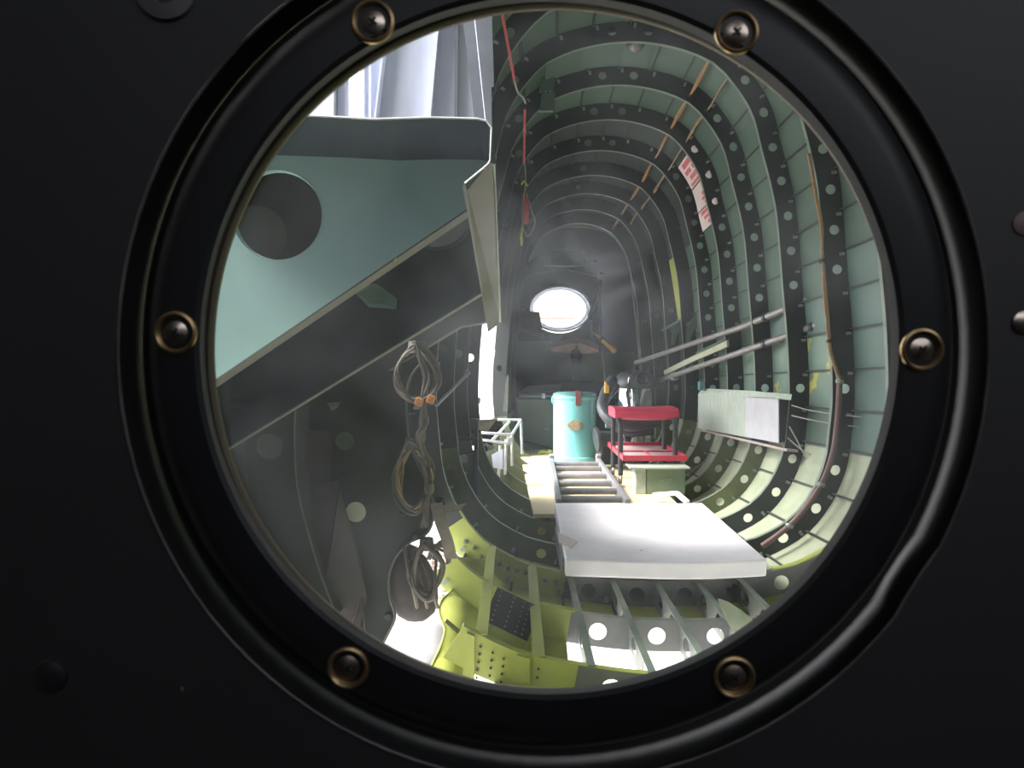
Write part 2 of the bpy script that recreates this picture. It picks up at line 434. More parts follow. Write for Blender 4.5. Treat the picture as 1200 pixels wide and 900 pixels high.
for i in range(-2, 10):
    Y = YF(i); base = hull(Y, .5, 0)
    t = thing('hoop_frame', base, FL[i], 'frame', 'hoop frames of the fuselage'); frames[i] = t
    hl = i >= -2
    # portions: right/top dark, lower right, lower left
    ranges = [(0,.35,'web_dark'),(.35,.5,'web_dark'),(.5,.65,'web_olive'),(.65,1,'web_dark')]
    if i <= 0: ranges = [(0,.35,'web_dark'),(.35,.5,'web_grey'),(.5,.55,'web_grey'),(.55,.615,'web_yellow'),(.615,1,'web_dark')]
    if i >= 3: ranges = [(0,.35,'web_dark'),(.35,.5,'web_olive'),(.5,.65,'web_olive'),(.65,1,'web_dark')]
    if i in (-1,-2): sc_ = 1-s_at_x(Y,-.185 if i == -1 else -.13)
    if i == -1: ranges = [(0,.35,'web_dark'),(.35,.5,'web_grey'),(.5,.55,'web_grey'),(.55,sc_,'web_yellow')]
    if i == -2: ranges = [(.25,.5,'web_grey'),(.5,.55,'web_grey'),(.55,sc_,'web_yellow')]
    if i < -2: ranges = [(0,.35,'web_dark')]
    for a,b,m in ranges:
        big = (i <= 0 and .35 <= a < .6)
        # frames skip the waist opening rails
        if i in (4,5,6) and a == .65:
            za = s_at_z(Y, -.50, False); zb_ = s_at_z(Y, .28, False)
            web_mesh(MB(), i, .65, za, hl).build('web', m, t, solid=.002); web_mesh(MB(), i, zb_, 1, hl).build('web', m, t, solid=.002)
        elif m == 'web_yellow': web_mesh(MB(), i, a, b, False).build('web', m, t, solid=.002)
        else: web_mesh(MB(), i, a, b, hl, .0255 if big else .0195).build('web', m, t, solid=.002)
    # inner flange with rolled lip
    rg = [(0,1)]
    if i in (4,5,6): rg = [(s_at_z(Y,.28,False)-1, s_at_z(Y,-.50,False))]
    if i == -2: rg = [(.25,sc_)]
    if i == -1: rg = [(0,sc_)]
    if i < -2: rg = [(0,.36)]
    for a,b in rg:
        n = 96; A = [hull(Y, a+(b-a)*q/n, 0) for q in range(n+1)]; B = [p+Vector((0,.022,0)) for p in A]; D = [hull(Y, a+(b-a)*q/n, .012)+Vector((0,.022,0)) for q in range(n+1)]
        yel = i in (-2,-1,0)
        if yel and i != -2:
            MB().strip(A,B).strip(B,D).build('flange', 'flange', t, solid=.003)
            a2,b2 = .545,(.62 if i == 0 else sc_); A2 = [hull(Y, a2+(b2-a2)*q/30, -.003)+Vector((0,-.003,0)) for q in range(31)]; B2 = [p+Vector((0,.028,0)) for p in A2]
            tag(MB().strip(A2,B2).build('cap_strip', 'web_yellow', t, solid=.004), 'yellow-green cap strip')
            if i == 0:
                a2,b2 = .33,.44; A2 = [hull(Y, a2+(b2-a2)*q/30, -.003)+Vector((0,-.003,0)) for q in range(31)]; B2 = [p+Vector((0,.028,0)) for p in A2]
                tag(MB().strip(A2,B2).build('cap_strip', 'web_yellow', t, solid=.004), 'yellow-green cap strip')
        else: MB().strip(A,B).strip(B,D).build('flange', 'web_yellow' if yel else 'flange', t, solid=.003)
    if i >= -1:
        mb = MB()
        for k in range(NS):
            if i >= 6 or (i in (3,4,5) and side_of(k) == 'wall_left'): continue
            if i in (-1,) and side_of(k) in ('floor',): continue
            p = hull(Y, k/NS+.003, WD*.66); q = hull(Y, k/NS+.003, WD*.9)
            mb.bar(p+Vector((0,-.007,0)), q+Vector((0,-.007,0)), .004, .012)
        tag(mb.build('stringer_clip', 'clip', t), kind='stuff')

# ------------------------------------------------------------------ front bulkhead and porthole (window_1)
PC = at(643,410,.25); K = .25/900
def pr(r): return r*K
wf = thing('wall_front', (0,.255,0), kind='structure')
mb = MB(); n = 96; Yp = .254
pcx, pcz = at(647,416,Yp).x, at(647,416,Yp).z; r0 = 509*Yp/900
inner = [(pcx+r0*math.cos(2*PI*k/n), pcz+r0*math.sin(2*PI*k/n)) for k in range(n)]
# nick in the lower right edge, as in the photo
for k in range(n):
    px_ = 647+509*math.cos(2*PI*k/n); py_ = 416-509*math.sin(2*PI*k/n)
    if 1058 < px_ < 1100 and 655 < py_ < 712: inner[k] = (pcx+(inner[k][0]-pcx)*.992, pcz+(inner[k][1]-pcz)*.992)
outer = []
for k in range(n):
    c,s_ = math.cos(2*PI*k/n), math.sin(2*PI*k/n); f = 1/max(abs(c)/1.75, abs(s_)/1.95); outer.append((CX*.6+c*f, .35+s_*f))
vs = [(x,Yp,z) for x,z in inner]+[(x,Yp,z) for x,z in outer]
fs = [(k,(k+1)%n,n+(k+1)%n,n+k) for k in range(n)]
mb.add(vs, fs); mb.build('plate', 'bulkhead', wf, solid=0)
mb = MB(); mb.strip([(x,Yp,z) for x,z in inner+inner[:1]], [(x+(pcx-x)*.002,Yp+.018,z+(pcz-z)*.002) for x,z in inner+inner[:1]]); mb.build('hole_wall', 'black', wf)
mb = MB(); mb.tube([(x,Yp-.0002,z) for x,z in inner], .0006, 6, True); tag(mb.build('worn_edge', 'worn_edge', wf), 'scuffed pale rim')
def rivet(px,py,r,m,h=.0012):
    c = at(px,py,Yp); MB().lathe([(r,0),(r*.95,-h*.5),(r*.6,-h),(0.00001,-h)], c, (0,1,0), 16).build('rivet', m, wf, True)
mb = MB(); c = at(196,-12,Yp); mb.lathe([(.0105,0),(.010,-.0015),(.005,-.0018),(.0045,.001)], c, (0,1,0), 24); tag(mb.build('rivet_washer', 'worn_edge', wf, True), 'grey worn washer around a hole')
mb = MB(); mb.lathe([(.0046,0),(.00001,0)], c+Vector((0,-.0008,0)), (0,1,0), 16); mb.build('hole', 'black', wf)
rivet(60,792,.0058,'ring',.002); rivet(1199,378,.004,'screw',.0015); rivet(213,808,.0009,'worn_edge',.0006); rivet(1200,262,.004,'maroon',.001)

w1 = thing('window_1', PC, kind='structure')
mb = MB()
# ring cross section: (projected px radius, depth) -> real radius at that depth
def rp(px, Y): return px*Y/900
prf = [(rp(401,.2625),.2625),(rp(405,.256),.256),(rp(409,.2515),.2515),(rp(416,.2500),.2500),(rp(448,.2500),.2500),(rp(458,.2506),.2506),(rp(467,.2530),.2530),(rp(472,.258),.258),(rp(474,.268),.268)]
mb.lathe([(r, y-.25) for r,y in prf], PC, (0,1,0), 128)
mb.build('window_frame', 'ring', w1, True)
mb = MB(); mb.lathe([(rp(470,.271),.021),(rp(540,.271),.021)], PC, (0,1,0), 96); mb.build('backing_flange', 'black', w1)
gc = at(648,415,.265); mb = MB(); gr = rp(400.5,.265)
mb.lathe([(gr+.006,.0),(gr+.0008,-.0012),(gr,0),(gr,.003),(gr+.006,.003)], gc, (0,1,0), 128); tag(mb.build('gasket', 'gasket', w1, True), 'tan sealing gasket')
mb = MB(); mb.lathe([(.13,0),(.00001,0)], at(643,410,.2665), (0,1,0), 96); mb.build('pane', 'pane', w1)
for j,(px,py) in enumerate([(437,26),(863,38),(206,390),(1080,410),(408,782),(860,793)]):
    c = at(px,py,.25); q = .25/900
    mb = MB(); mb.lathe([(14*q,.0006),(17*q,-.0001),(16*q,-.0009),(10*q,-.0017),(0.1*q,-.0020)], c+Vector((0,.0012,0)), (0,1,0), 28)
    sc = mb.build('screw', 'screw', w1, True)
    mb = MB(); mb.lathe([(25.5*q,0),(25*q,-.0008),(22*q,-.0012),(20*q,-.0008),(17*q,.0014),(13*q,.0020)], c, (0,1,0), 36)
    tag(mb.build('cup_washer', 'brass', sc, True), 'brass cup washer')
    mb = MB(); a0 = [.2,.5,.1,.35,.15,.4][j]
    for d in (0, PI/2): mb.box(c+Vector((0,-.0007,0)), (11*q,.0012,2.6*q), (0,a0+d+PI/8,0))
    mb.build('phillips_slot', 'black', sc)

# cabin behind the camera: unseen dark compartment, openings cut to light the bulkhead
mb = MB(); n = 48; A = []; B = []
for k in range(n+1):
    s = k/n; p = hull(1.0, s, .09); A.append(Vector((p.x,.25,p.z))); B.append(Vector((p.x,-1.6,p.z)))
sk = [k for k in range(n) if not (4 <= k <= 9)]
for k in sk: mb.add([A[k],A[k+1],B[k+1],B[k]], [(0,1,2,3)])
for k in range(4,10):
    for f0,f1 in ((0,.25),(.80,1)):
        mb.add([A[k].lerp(B[k],f0),A[k+1].lerp(B[k+1],f0),A[k+1].lerp(B[k+1],f1),A[k].lerp(B[k],f1)], [(0,1,2,3)])
tag(mb.build('wall_cabin', 'cabin'), kind='structure')
mb = MB(); mb.poly([B[k] for k in range(n) if B[k].z < .85], (0,-.02,0)); tag(mb.build('wall_back', 'cabin'), kind='structure')

# ------------------------------------------------------------------ left side: brackets, panels, posts
def bracket(Yn, Yw, near_px, hole_px, hole_r, label, mtl, top_depth_pts, edge_m):
    """gusset: flat web at Yw with a flange whose near edge follows near_px; top part deep, lower part shallow"""
    pass
t = thing('gusset_bracket', at(560,200,.96), 'large pale teal gusset bracket with round hole, upper left behind the glass', 'bracket')
NE = [(120,131),(250,132),(368,136),(440,140),(505,138),(560,139.5),(570,142),(576,150),(574.5,188),(572,193),(545,215)]     # deep flange edge at Y=.80
near = [at(x,y,.80) for x,y in NE]; web_ = [Vector((p.x,.96,p.z)) for p in near]
LE = [at(545,215,.80)]; 
low_end = at(120,503,.80)
outl = [(p.x,p.z) for p in web_]+[(low_end.x*1.0, low_end.z)]
hc = at(325,252,.96)
mb = holed_plate(MB(), outl, [(hc.x,hc.z,52*.96/900)], .96, .0016, 40); mb.build('web', 'teal_paint', t)
mb = MB(); mb.strip(near, web_); tag(mb.build('flange', 'flange_shade', t, solid=.0022), 'deep top flange, underside in shade')
mb = MB(); mb.tube([p+Vector((0,-.001,0)) for p in near], .0011, 6); tag(mb.build('lit_edge', 'edge_light', t), 'bright lit flange edge')  # pale bead paints the light caught along the flange edge
a = Vector((near[-1].x,.96,near[-1].z)); b = Vector((low_end.x,.96,low_end.z))
mb = MB(); mb.strip([a,b],[Vector((a.x,.922,a.z)),Vector((b.x,.922,b.z))]); mb.build('flange', 'olive', t, solid=.002)
mb = MB(); r = 52*.96/900; mb.lathe([(r+.0008,-.0004),(r,.002),(r-.001,.010),(r-.0005,.011)], hc, (0,1,0), 40); mb.build('hole_flange', 'teal_paint', t, True)

# end blade below the first bracket
t = thing('tapered_strip', at(578,388,1.02), 'tapering olive-grey metal strip hanging below the teal bracket tip', 'strip')
mb = MB(); yb_ = lambda y: .79+.24*(y-190)/199
P = [at(x,y,yb_(y)) for x,y in ((542,218),(546,214),(572,192),(577,190),(580,215),(585,372),(584,380),(572,389))]
mb.poly(P, (0,.003,0)); mb.build('blade', 'olive', t)
mb = MB(); mb.strip([at(578,192,.80),at(585.5,378,1.035)],[at(579.5,192,.84),at(587,378,1.07)]); mb.build('side_lip', 'alu', t, solid=.0015)

# second and third brackets, in the shade
t = thing('gusset_bracket', at(565,345,1.25), 'second shaded gusset bracket seen below the teal one, edge catching light', 'bracket')
P = xz([(100,180),(575,180),(575,215),(566,345),(395,450),(100,630)],1.25); hc = at(512,250,1.25)
h2 = at(300,255,1.25)
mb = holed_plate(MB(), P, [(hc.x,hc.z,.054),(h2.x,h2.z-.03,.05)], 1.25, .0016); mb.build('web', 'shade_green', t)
p0, p1 = at(566,345,1.25), at(100,630,1.25)
mb = MB(); mb.strip([p0,p1],[p0+Vector((0,-.035,0)),p1+Vector((0,-.035,0))]); mb.build('flange', 'olive', t, solid=.002)
mb = MB(); mb.lathe([(.060,-.001),(.054,.002),(.053,.010)], hc, (0,1,0), 32); mb.build('hole_flange', 'shade_green', t, True)
mb = MB(); mb.poly([at(408,338,1.235),at(440,332,1.225),at(452,340,1.232),at(465,350,1.235),at(464,362,1.232),at(432,360,1.22),at(418,345,1.225)],(0,.003,0)); tag(mb.build('torn_flap', 'skin_green', t), 'bent pale green flap')
t = thing('gusset_bracket', at(541,384,1.6), 'third gusset bracket edge, smallest and furthest, above the wheel of cables', 'bracket')
P = [at(x,y,1.6) for x,y in [(560,250),(568,250),(571,378),(541,384),(491,414),(470,430),(440,430),(440,250)]]
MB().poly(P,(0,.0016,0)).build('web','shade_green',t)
p = [at(574,378,1.6),at(541,384,1.6),at(491,414,1.6),at(460,434,1.6)]
MB().strip(p,[q+Vector((0,-.05,0)) for q in p]).build('flange','olive',t,solid=.002)

# ribbed aluminium panels at the top left
def ribpanel(pxs, Y, y0, y1, ribs, label, xtop=0):
    t = thing('ribbed_panel', at((pxs[0]+pxs[1])/2, y1, Y), label, 'panel')
    MB().poly([at(pxs[0]+xtop,y0,Y),at(pxs[1]+xtop,y0,Y),at(pxs[1],y1,Y),at(pxs[0],y1,Y)],(0,.002,0)).build('sheet','alu',t)
    for (xa,xb,w,d,m) in ribs:
        a = at(xa,y0,Y); b = at(xb,y1,Y); W_ = w*Y/900
        MB().add([a,a+Vector((W_,0,0)),b+Vector((W_,0,0)),b, a+Vector((0,-d,0)),a+Vector((W_,-d,0)),b+Vector((W_,-d,0)),b+Vector((0,-d,0))],[(0,1,2,3),(4,7,6,5),(0,4,5,1),(1,5,6,2),(2,6,7,3),(3,7,4,0)]).build('rib',m,t)
    return t
ribpanel((422,566),1.80,-120,190,[(424,424,4,.012,'alu'),(434,434,2,.02,'alu'),(473,435.6,2.2,.035,'alu'),(528,500,2.2,.035,'alu'),(534,533,4,.02,'alu_dark')],'pale blue-grey ribbed aluminium panel above the teal bracket',0)
ribpanel((330,409),1.82,-60,190,[(397,392,2.5,.02,'alu_dark')],'narrow aluminium panel left of the dark gap above teal bracket',0)
t = thing('corner_post', at(566,140,1.72), 'grey folded metal post at the right edge of the ribbed panels', 'post')
MB().poly([at(526,-120,1.72),at(548,-120,1.72),at(573,200,1.72),at(563,200,1.72)],(0,.03,0)).build('face','alu_dark',t)
MB().poly([at(548,-120,1.70),at(572,-120,1.70),at(579,101,1.70),at(576,102,1.70),at(577,200,1.70),at(573,200,1.70)],(0,.003,0)).build('flange','alu_dark',t)
MB().tube([at(551,-30,1.69),at(574,190,1.69)],.0012,6).build('edge_bead','alu',t)

# lower left shaded bulkhead plates
t = thing('side_bulkhead', at(420,760,1.62), 'dark dirty green bulkhead plate with round holes, lower left', 'bulkhead')
Yb = 1.62
PX = [(130,230),(480,230),(500,420),(482,440),(476,470),(480,520),(492,548),(500,566),(508,590),(506,615),(497,628),(480,636),(464,652),(456,675),(457,700),(463,722),(455,742),(440,770),(420,830),(130,830)]
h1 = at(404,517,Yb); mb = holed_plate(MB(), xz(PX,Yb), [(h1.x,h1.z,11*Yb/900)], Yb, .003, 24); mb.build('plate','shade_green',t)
e = [at(x,y,Yb-.004) for x,y in PX[2:18]]
MB().tube(cr_spline(e,4),.003,6).build('edge_bead','olive',t)
for (x,y) in ((487,629),(473,603),(455,722)):
    MB().lathe([(.0085,0),(.007,-.004),(.003,-.005),(.00001,-.005)], at(x,y,Yb-.001),(0,1,0),14).build('bolt','shade_green',t,True)
MB().poly([at(350,505,1.60),at(386,505,1.60),at(386,568,1.60),at(350,575,1.60)],(0,.004,0)).build('backing_panel','shade_brown',t)
MB().poly([at(352,578,1.59),at(398,562,1.575),at(410,556,1.57),at(398,575,1.57),at(418,640,1.60),at(430,700,1.60),at(415,760,1.60),at(370,760,1.60)],(0,.004,0)).build('backing_panel','shade_brown',t)
MB().poly([at(383,472,1.58),at(399,471,1.57),at(396,477,1.57),at(389,482,1.58)],(0,.003,0)).build('bracket_tab','canvas',t)
for hx,hy in ((404,517),): MB().poly([at(hx-30,hy-30,1.74),at(hx+30,hy-30,1.74),at(hx+30,hy+30,1.74),at(hx-30,hy+30,1.74)],(0,.003,0)).build('hole_fill','box_green',t)  # added behind the hole to block the bright outside
MB().lathe([(12*1.61/900,0),(.00001,0)], at(417,600,1.605),(0,1,0),20).build('hole_fill','skin_pale',t)  # pale disc stands in for a hole lit from behind
MB().tube([at(408,745,1.6),at(424,700,1.6),at(428,735,1.6),at(437,765,1.6)],.003,6).build('stiffener','shade_brown',t)
t = thing('side_bulkhead', at(300,760,1.30), 'nearer dark plate with a curved edge, far lower left behind the glass', 'bulkhead')
Yb = 1.30
PX = [(130,395),(330,395),(344,430),(346,470),(345,520),(347,560),(353,595),(364,635),(378,680),(396,725),(410,760),(410,830),(130,830)]
h1 = at(316,523,Yb); mb = holed_plate(MB(), xz(PX,Yb), [(h1.x,h1.z,15.5*Yb/900)], Yb, .003, 24); mb.build('plate','skin_dark',t)
MB().tube(cr_spline([at(x,y,Yb-.003) for x,y in PX[2:11]],4),.0016,6).build('edge_bead','olive',t)
MB().poly([at(254,461,1.25),at(304,465,1.25),at(303,473,1.25),at(294,481,1.25),at(270,477,1.25),at(254,470,1.25)],(0,.02,0)).build('bracket_tab','olive',t)
MB().tube([at(310,385,1.27),at(345,388,1.27),at(352,395,1.27),at(346,405,1.27)],.004,6).build('pipe_stub','shade_green',t)
MB().tube([at(341,400,1.27),at(346,470,1.27)],.004,6).build('pipe_stub','shade_green',t)

# ------------------------------------------------------------------ hanging cable coils
def coil(c, rx, rz, n, r, label, m, Y, tie=True, seed=0, open_=False):
    q = random.Random(seed); cc = at(c[0],c[1],Y); t = thing('cable_coil', cc+Vector((0,0,-rz)), label, 'cable')
    for k in range(n):
        ax = rx*q.uniform(.72,1.05); az = rz*q.uniform(.86,1.06); oy = q.uniform(-.02,.02); ox = q.uniform(-.25,.25)*rx*.5; ph = q.uniform(0,6)
        pts = []
        for j in range(28):
            a = 2*PI*j/28; z = math.cos(a); w = 1-.55*max(0,z)**2      # pinched at the top
            pts.append(cc+Vector((ox*(1-abs(z))+ax*w*math.sin(a)+.004*math.sin(3*a+ph), oy+.012*math.sin(2*a+ph), az*z)))
        MB().tube(pts, r*q.uniform(.8,1.2), 6, True).build('loop', m if k%3 else 'cable_grey', t, True)
    if tie: MB().lathe([(rx*.42,-.012),(rx*.45,0),(rx*.42,.012)], cc+Vector((0,0,rz*.93)), (0,0,1), 14).build('tie','cable_grey',t,True)
    return t
coil((490,438),.046,.058,7,.0028,'top coil of brown cable hanging behind the third bracket edge','cable_brown',1.56,seed=1)
coil((484,558),.036,.070,10,.0024,'middle coil of thin tan wires hanging on the dark bulkhead','tan_wire',1.56,seed=2)
coil((500,668),.034,.058,5,.0034,'lowest coil of thick grey cable above the bright gap','cable_brown',1.56,seed=3)
t = thing('wire_bundle', at(497,620,1.55), 'vertical bundle of twisted wires linking the hanging coils', 'cable')
for k in range(6):
    q = random.Random(40+k); pts = [at(x+q.uniform(-4,4),y,1.545+q.uniform(-.015,.015)) for x,y in ((486,400),(500,440),(497,470),(496,500),(492,512),(499,540),(503,572),(500,590),(497,618))]
    MB().tube(cr_spline(pts,4),.003,6).build('wire','cable_brown' if k%2 else 'cable_grey',t,True)
for (x,y) in ((497,492),(493,511),(503,572)): MB().lathe([(.009,-.01),(.011,0),(.009,.01)],at(x,y,1.545),(0,0,1),10).build('tie','cable_grey',t,True)
for (x,y) in ((491,471),(505,468)): MB().box(at(x,y,1.53),(.016,.012,.018),(0,.4,0)).build('orange_end','orange_plug',t,bevel=.003)
t = thing('canvas_bag', at(487,722,1.64), 'dark brown cloth bag bulging through the cut-out below the coils', 'bag')
mb = MB(); cc = at(481,680,1.66); rings = []
for j in range(9):
    a = PI*j/8; rr = math.sin(a)*.052+.004; z = .085*math.cos(a); sg = .018*math.sin(a)
    rings.append([cc+Vector((math.cos(2*PI*k/20)*rr*(1+.1*math.sin(5*2*PI*k/20))-z*.15, math.sin(2*PI*k/20)*rr*.8, z-sg)) for k in range(20)])
for j in range(8): mb.strip(rings[j]+rings[j][:1], rings[j+1]+rings[j+1][:1])
mb.build('body','bag',t,True)
for k in range(3):
    p = [at(474+9*k,640+4*k,1.585),at(478+10*k,665,1.565),at(484+11*k,690,1.57),at(489+12*k,712,1.60)]
    MB().tube(cr_spline(p,5),.0042,6).build('strap','cable_brown',t,True)
mb = MB(); p = cr_spline([at(510,590,1.54),at(515,612,1.53),at(523,635,1.535),at(527,655,1.55)],6)
mb.strip([q-Vector((.010,0,0)) for q in p],[q+Vector((.014,.006,0)) for q in p]); tag(mb.build('canvas_strap','canvas',solid=.003),'tan canvas strap hanging beside the lowest coil','strap')
mb = MB(); mb.poly([at(512,592,1.62),at(530,593,1.62),at(547,590,1.62),at(538,599,1.62),at(521,603,1.62)],(0,.003,0)); tag(mb.build('metal_tab','canvas'),'small pointed tan metal tab beside the canvas strap','tab')
mb = MB(); 
for k in range(5):
    q = random.Random(70+k); p = [at(505+q.uniform(-4,4),655,1.56),at(508,642+q.uniform(-5,5),1.55),at(520,640+q.uniform(-6,6),1.55),at(527,650+q.uniform(-5,5),1.56),at(524,660,1.58)]
    mb.tube(cr_spline(p,5),.0035,6)
tag(mb.build('cord_knot','cable_grey',None,True),'knotted grey cords under the canvas strap','cord')

# ------------------------------------------------------------------ belly beams (yellow left, grey right)
BL = ['leftmost yellow-green belly beam beside the wavy cut-out','second yellow-green belly beam with flanged holes','dark beam under the left edge of the white slab','grey perforated beam right of the first bright opening','grey perforated beam between the two right-hand belly holes','grey beam near the pale torn plate','rightmost grey belly beam, mostly under the slab corner']
for j,x in enumerate((-.085,.055,.185,.335,.485,.63,.77)):
    ys = 1.86 if j != 1 else 1.86; ye = 2.66 if j < 2 else 3.06
    off = []
    def zt_(Y):
        # inner edge height of the hull at this x
        lo,hi = .5,.75
        if x > CX:
            lo,hi = .25,.5
            for _ in range(30):
                m_=(lo+hi)/2
                if hull(Y,m_).x > x: lo=m_
                else: hi=m_
        else:
            for _ in range(30):
                m_=(lo+hi)/2
                if hull(Y,m_).x > x: lo=m_
                else: hi=m_
        return hull(Y,lo).z
    m = 'web_yellow' if j < 2 else 'web_grey'
    t = thing('floor_beam', (x,ys,zt_(ys)-.08), BL[j], 'beam', 'belly beams')
    n = 6; T = [Vector((x,ys+(ye-ys)*q/n,zt_(ys+(ye-ys)*q/n)+.004)) for q in range(n+1)]; D = [p-Vector((0,0,.088)) for p in T]
    mb = MB()
    for q in range(n):                      # web with oval lightening holes, one per bay step
        a,b,c,d = T[q],T[q+1],D[q+1],D[q]; N = 12; ring=[]; rect=[]
        for k in range(N):
            tt = 2*PI*k/N+PI/4; cx=math.cos(tt); cy=math.sin(tt); mm=max(abs(cx),abs(cy))
            f=lambda u,v: a.lerp(b,u).lerp(d.lerp(c,u),v)
            ring.append(f(.5+cx*.22,.5+cy*.27)); rect.append(f(.5+.5*cx/mm,.5+.5*cy/mm))
        mb.add(ring+rect,[(k,(k+1)%N,N+(k+1)%N,N+k) for k in range(N)])
    mb.build('web', m, t, solid=.002)
    fw = .030 if j < 2 else .020
    MB().strip([p-Vector((fw/2,0,0)) for p in T],[p+Vector((fw/2,0,0)) for p in T]).build('top_flange', m if j<2 else 'flange', t, solid=.003)
t = frames[-2]
mb = MB()
for x,ys_ in ((563,(758,767,776,785,794)),(578,(765,774,783,792)),(592,(772,781,790,799)),(634,(784,794))):
    for y in ys_: mb.lathe([(.0036,0),(.003,-.002),(.00001,-.0024)], at(x-(y-758)*.12,y,1.857), (0,1,0), 6)
tag(mb.build('rivet_row','web_dark',t,True),kind='stuff')
for (x0,x1,y0,y1) in ((604,621,768,800),(545,556,742,800)):
    MB().poly([at(x0+2,y0,1.852),at(x1,y0+4,1.852),at(x1,y1,1.852),at(x0-4,y1,1.852)],(0,.006,0)).build('stiffener','web_yellow',t)
mb = MB()
for x,y in ((546,635),(556,642),(564,652),(585,661),(595,666),(606,669),(616,671),(639,680),(651,683),(662,685)):
    mb.lathe([(.0085,0),(.0075,-.004),(.003,-.006),(.00001,-.006)], at(x,y,2.655), (0,1,0), 8)
tag(mb.build('bolt_row','web_olive',frames[0],True),kind='stuff')
# rivet rows standing on the left belly floor panels, perforated plates between beams
def tilt_plate(px, Y4, m, label, dots=None, name='floor_plate'):
    P = [at(x,y,Y) for (x,y),Y in zip(px,Y4)]
    t = thing(name, P[3], label, 'plate')
    MB().poly(P,(0,0,-.003)).build('sheet',m,t)
    if dots:
        mb = MB()
        for (u,v) in dots:
            p = P[0].lerp(P[1],u).lerp(P[3].lerp(P[2],u),v); nn = (P[1]-P[0]).cross(P[3]-P[0]).normalized()
            if nn.z < 0: nn = -nn
            mb.lathe([(.0032,0),(.0026,.002),(.00001,.0026)], p, nn, 6)
        tag(mb.build('rivet_row','clip' if m!='web_yellow' else 'web_dark',t,True),kind='stuff')
    return t
tilt_plate([(583,688),(632,711),(618,751),(566,726)],[2.24,2.24,2.06,2.06],'web_dark','dark perforated plate with white rivet rows between the yellow beams',[(a+.05*b,b) for a in (.12,.42,.66,.80) for b in (.08,.22,.36,.5,.64,.78,.92)])
tilt_plate([(566,727),(618,752),(609,775),(556,745)],[2.06,2.06,1.93,1.93],'web_yellow','plain yellow-green plate below the dark perforated plate',None)
# folded corner with wavy cut-out edge
t = thing('wavy_skin_plate', at(520,720,2.2), 'yellow-green skin plate with a wavy cut-out edge at lower left', 'plate')
W1 = cr_spline([at(537,653,2.42),at(538,668,2.36),at(536,682,2.3),at(527,694,2.24),at(518,702,2.18),at(514,713,2.12),at(516,725,2.06),at(521,738,2.0),at(517,755,1.94),at(508,775,1.88),at(496,800,1.82)],5)
n = len(W1); E0 = at(580,640,2.66)-Vector((0,0,.05)); E1 = at(545,800,1.80)-Vector((0,0,.05)); W2 = [E0.lerp(E1,k/(n-1)) for k in range(n)]
MB().strip(W1,W2).build('sheet','skin_yellow',t,True,solid=.003)
MB().tube(W1,.003,6).build('edge_bead','web_yellow',t,True)
MB().tube([at(522,727,2.03),at(540,742,2.03),at(556,748,2.05)],.006,6).build('dark_seam','web_olive',t)

# loose pale torn plate at lower right
t = thing('torn_plate', at(860,735,2.2), 'pale green torn curved plate poking up at the lower right edge', 'plate')
p = [at(841,702,2.32),at(853,706,2.30),at(868,716,2.25),at(884,729,2.2),at(896,742,2.15),at(870,748,2.12),at(858,738,2.15),at(848,722,2.24)]
MB().poly(p,(.004,.006,.0)).build('sheet','skin_pale',t)

# ------------------------------------------------------------------ floor: slab, ladder, plywood
t = thing('foam_slab', (.49,2.93,-.712), 'thick white slab lying flat across the belly frames', 'slab')
mb = MB(); nx, ny = 12, 6; top=[]; bot=[]
for j in range(ny+1):
    v=j/ny; Y=2.45+.96*v
    for i in range(nx+1):
        u=i/nx; xl=.158+.012*v; xr=.806+.026*v; sag=-.009*math.sin(PI*u)*(1-v)
        top.append(Vector((xl+(xr-xl)*u, Y+.006*math.sin(7*u), -.645+sag))); bot.append(Vector((xl+(xr-xl)*u, Y+.006*math.sin(7*u), -.702+sag)))
def grid(P,rev=False):
    return [(j*(nx+1)+i,j*(nx+1)+i+1,(j+1)*(nx+1)+i+1,(j+1)*(nx+1)+i) for j in range(ny) for i in range(nx)]
N=(nx+1)*(ny+1); mb.add(top+bot, grid(0)+[tuple(N+k for k in f[::-1]) for f in grid(0)]
  +[(i,i+1,N+i+1,N+i) for i in range(nx)]+[(ny*(nx+1)+i,ny*(nx+1)+i+1,N+ny*(nx+1)+i+1,N+ny*(nx+1)+i) for i in range(nx)]
  +[(j*(nx+1),(j+1)*(nx+1),N+(j+1)*(nx+1),N+j*(nx+1)) for j in range(ny)]+[(j*(nx+1)+nx,(j+1)*(nx+1)+nx,N+(j+1)*(nx+1)+nx,N+j*(nx+1)+nx) for j in range(ny)])
mb.build('slab','white_slab',t,bevel=.006)
MB().poly([Vector((.150,2.66,-.64)),Vector((.152,2.82,-.64)),Vector((.215,2.68,-.641)),Vector((.182,2.58,-.641))],(0,0,-.004)).build('folded_corner','paper',t)
MB().poly([Vector((.146,2.50,-.705)),Vector((.150,3.0,-.705)),Vector((.152,3.0,-.66)),Vector((.150,2.50,-.66))],(.006,0,0)).build('edge_tape','web_grey',t)

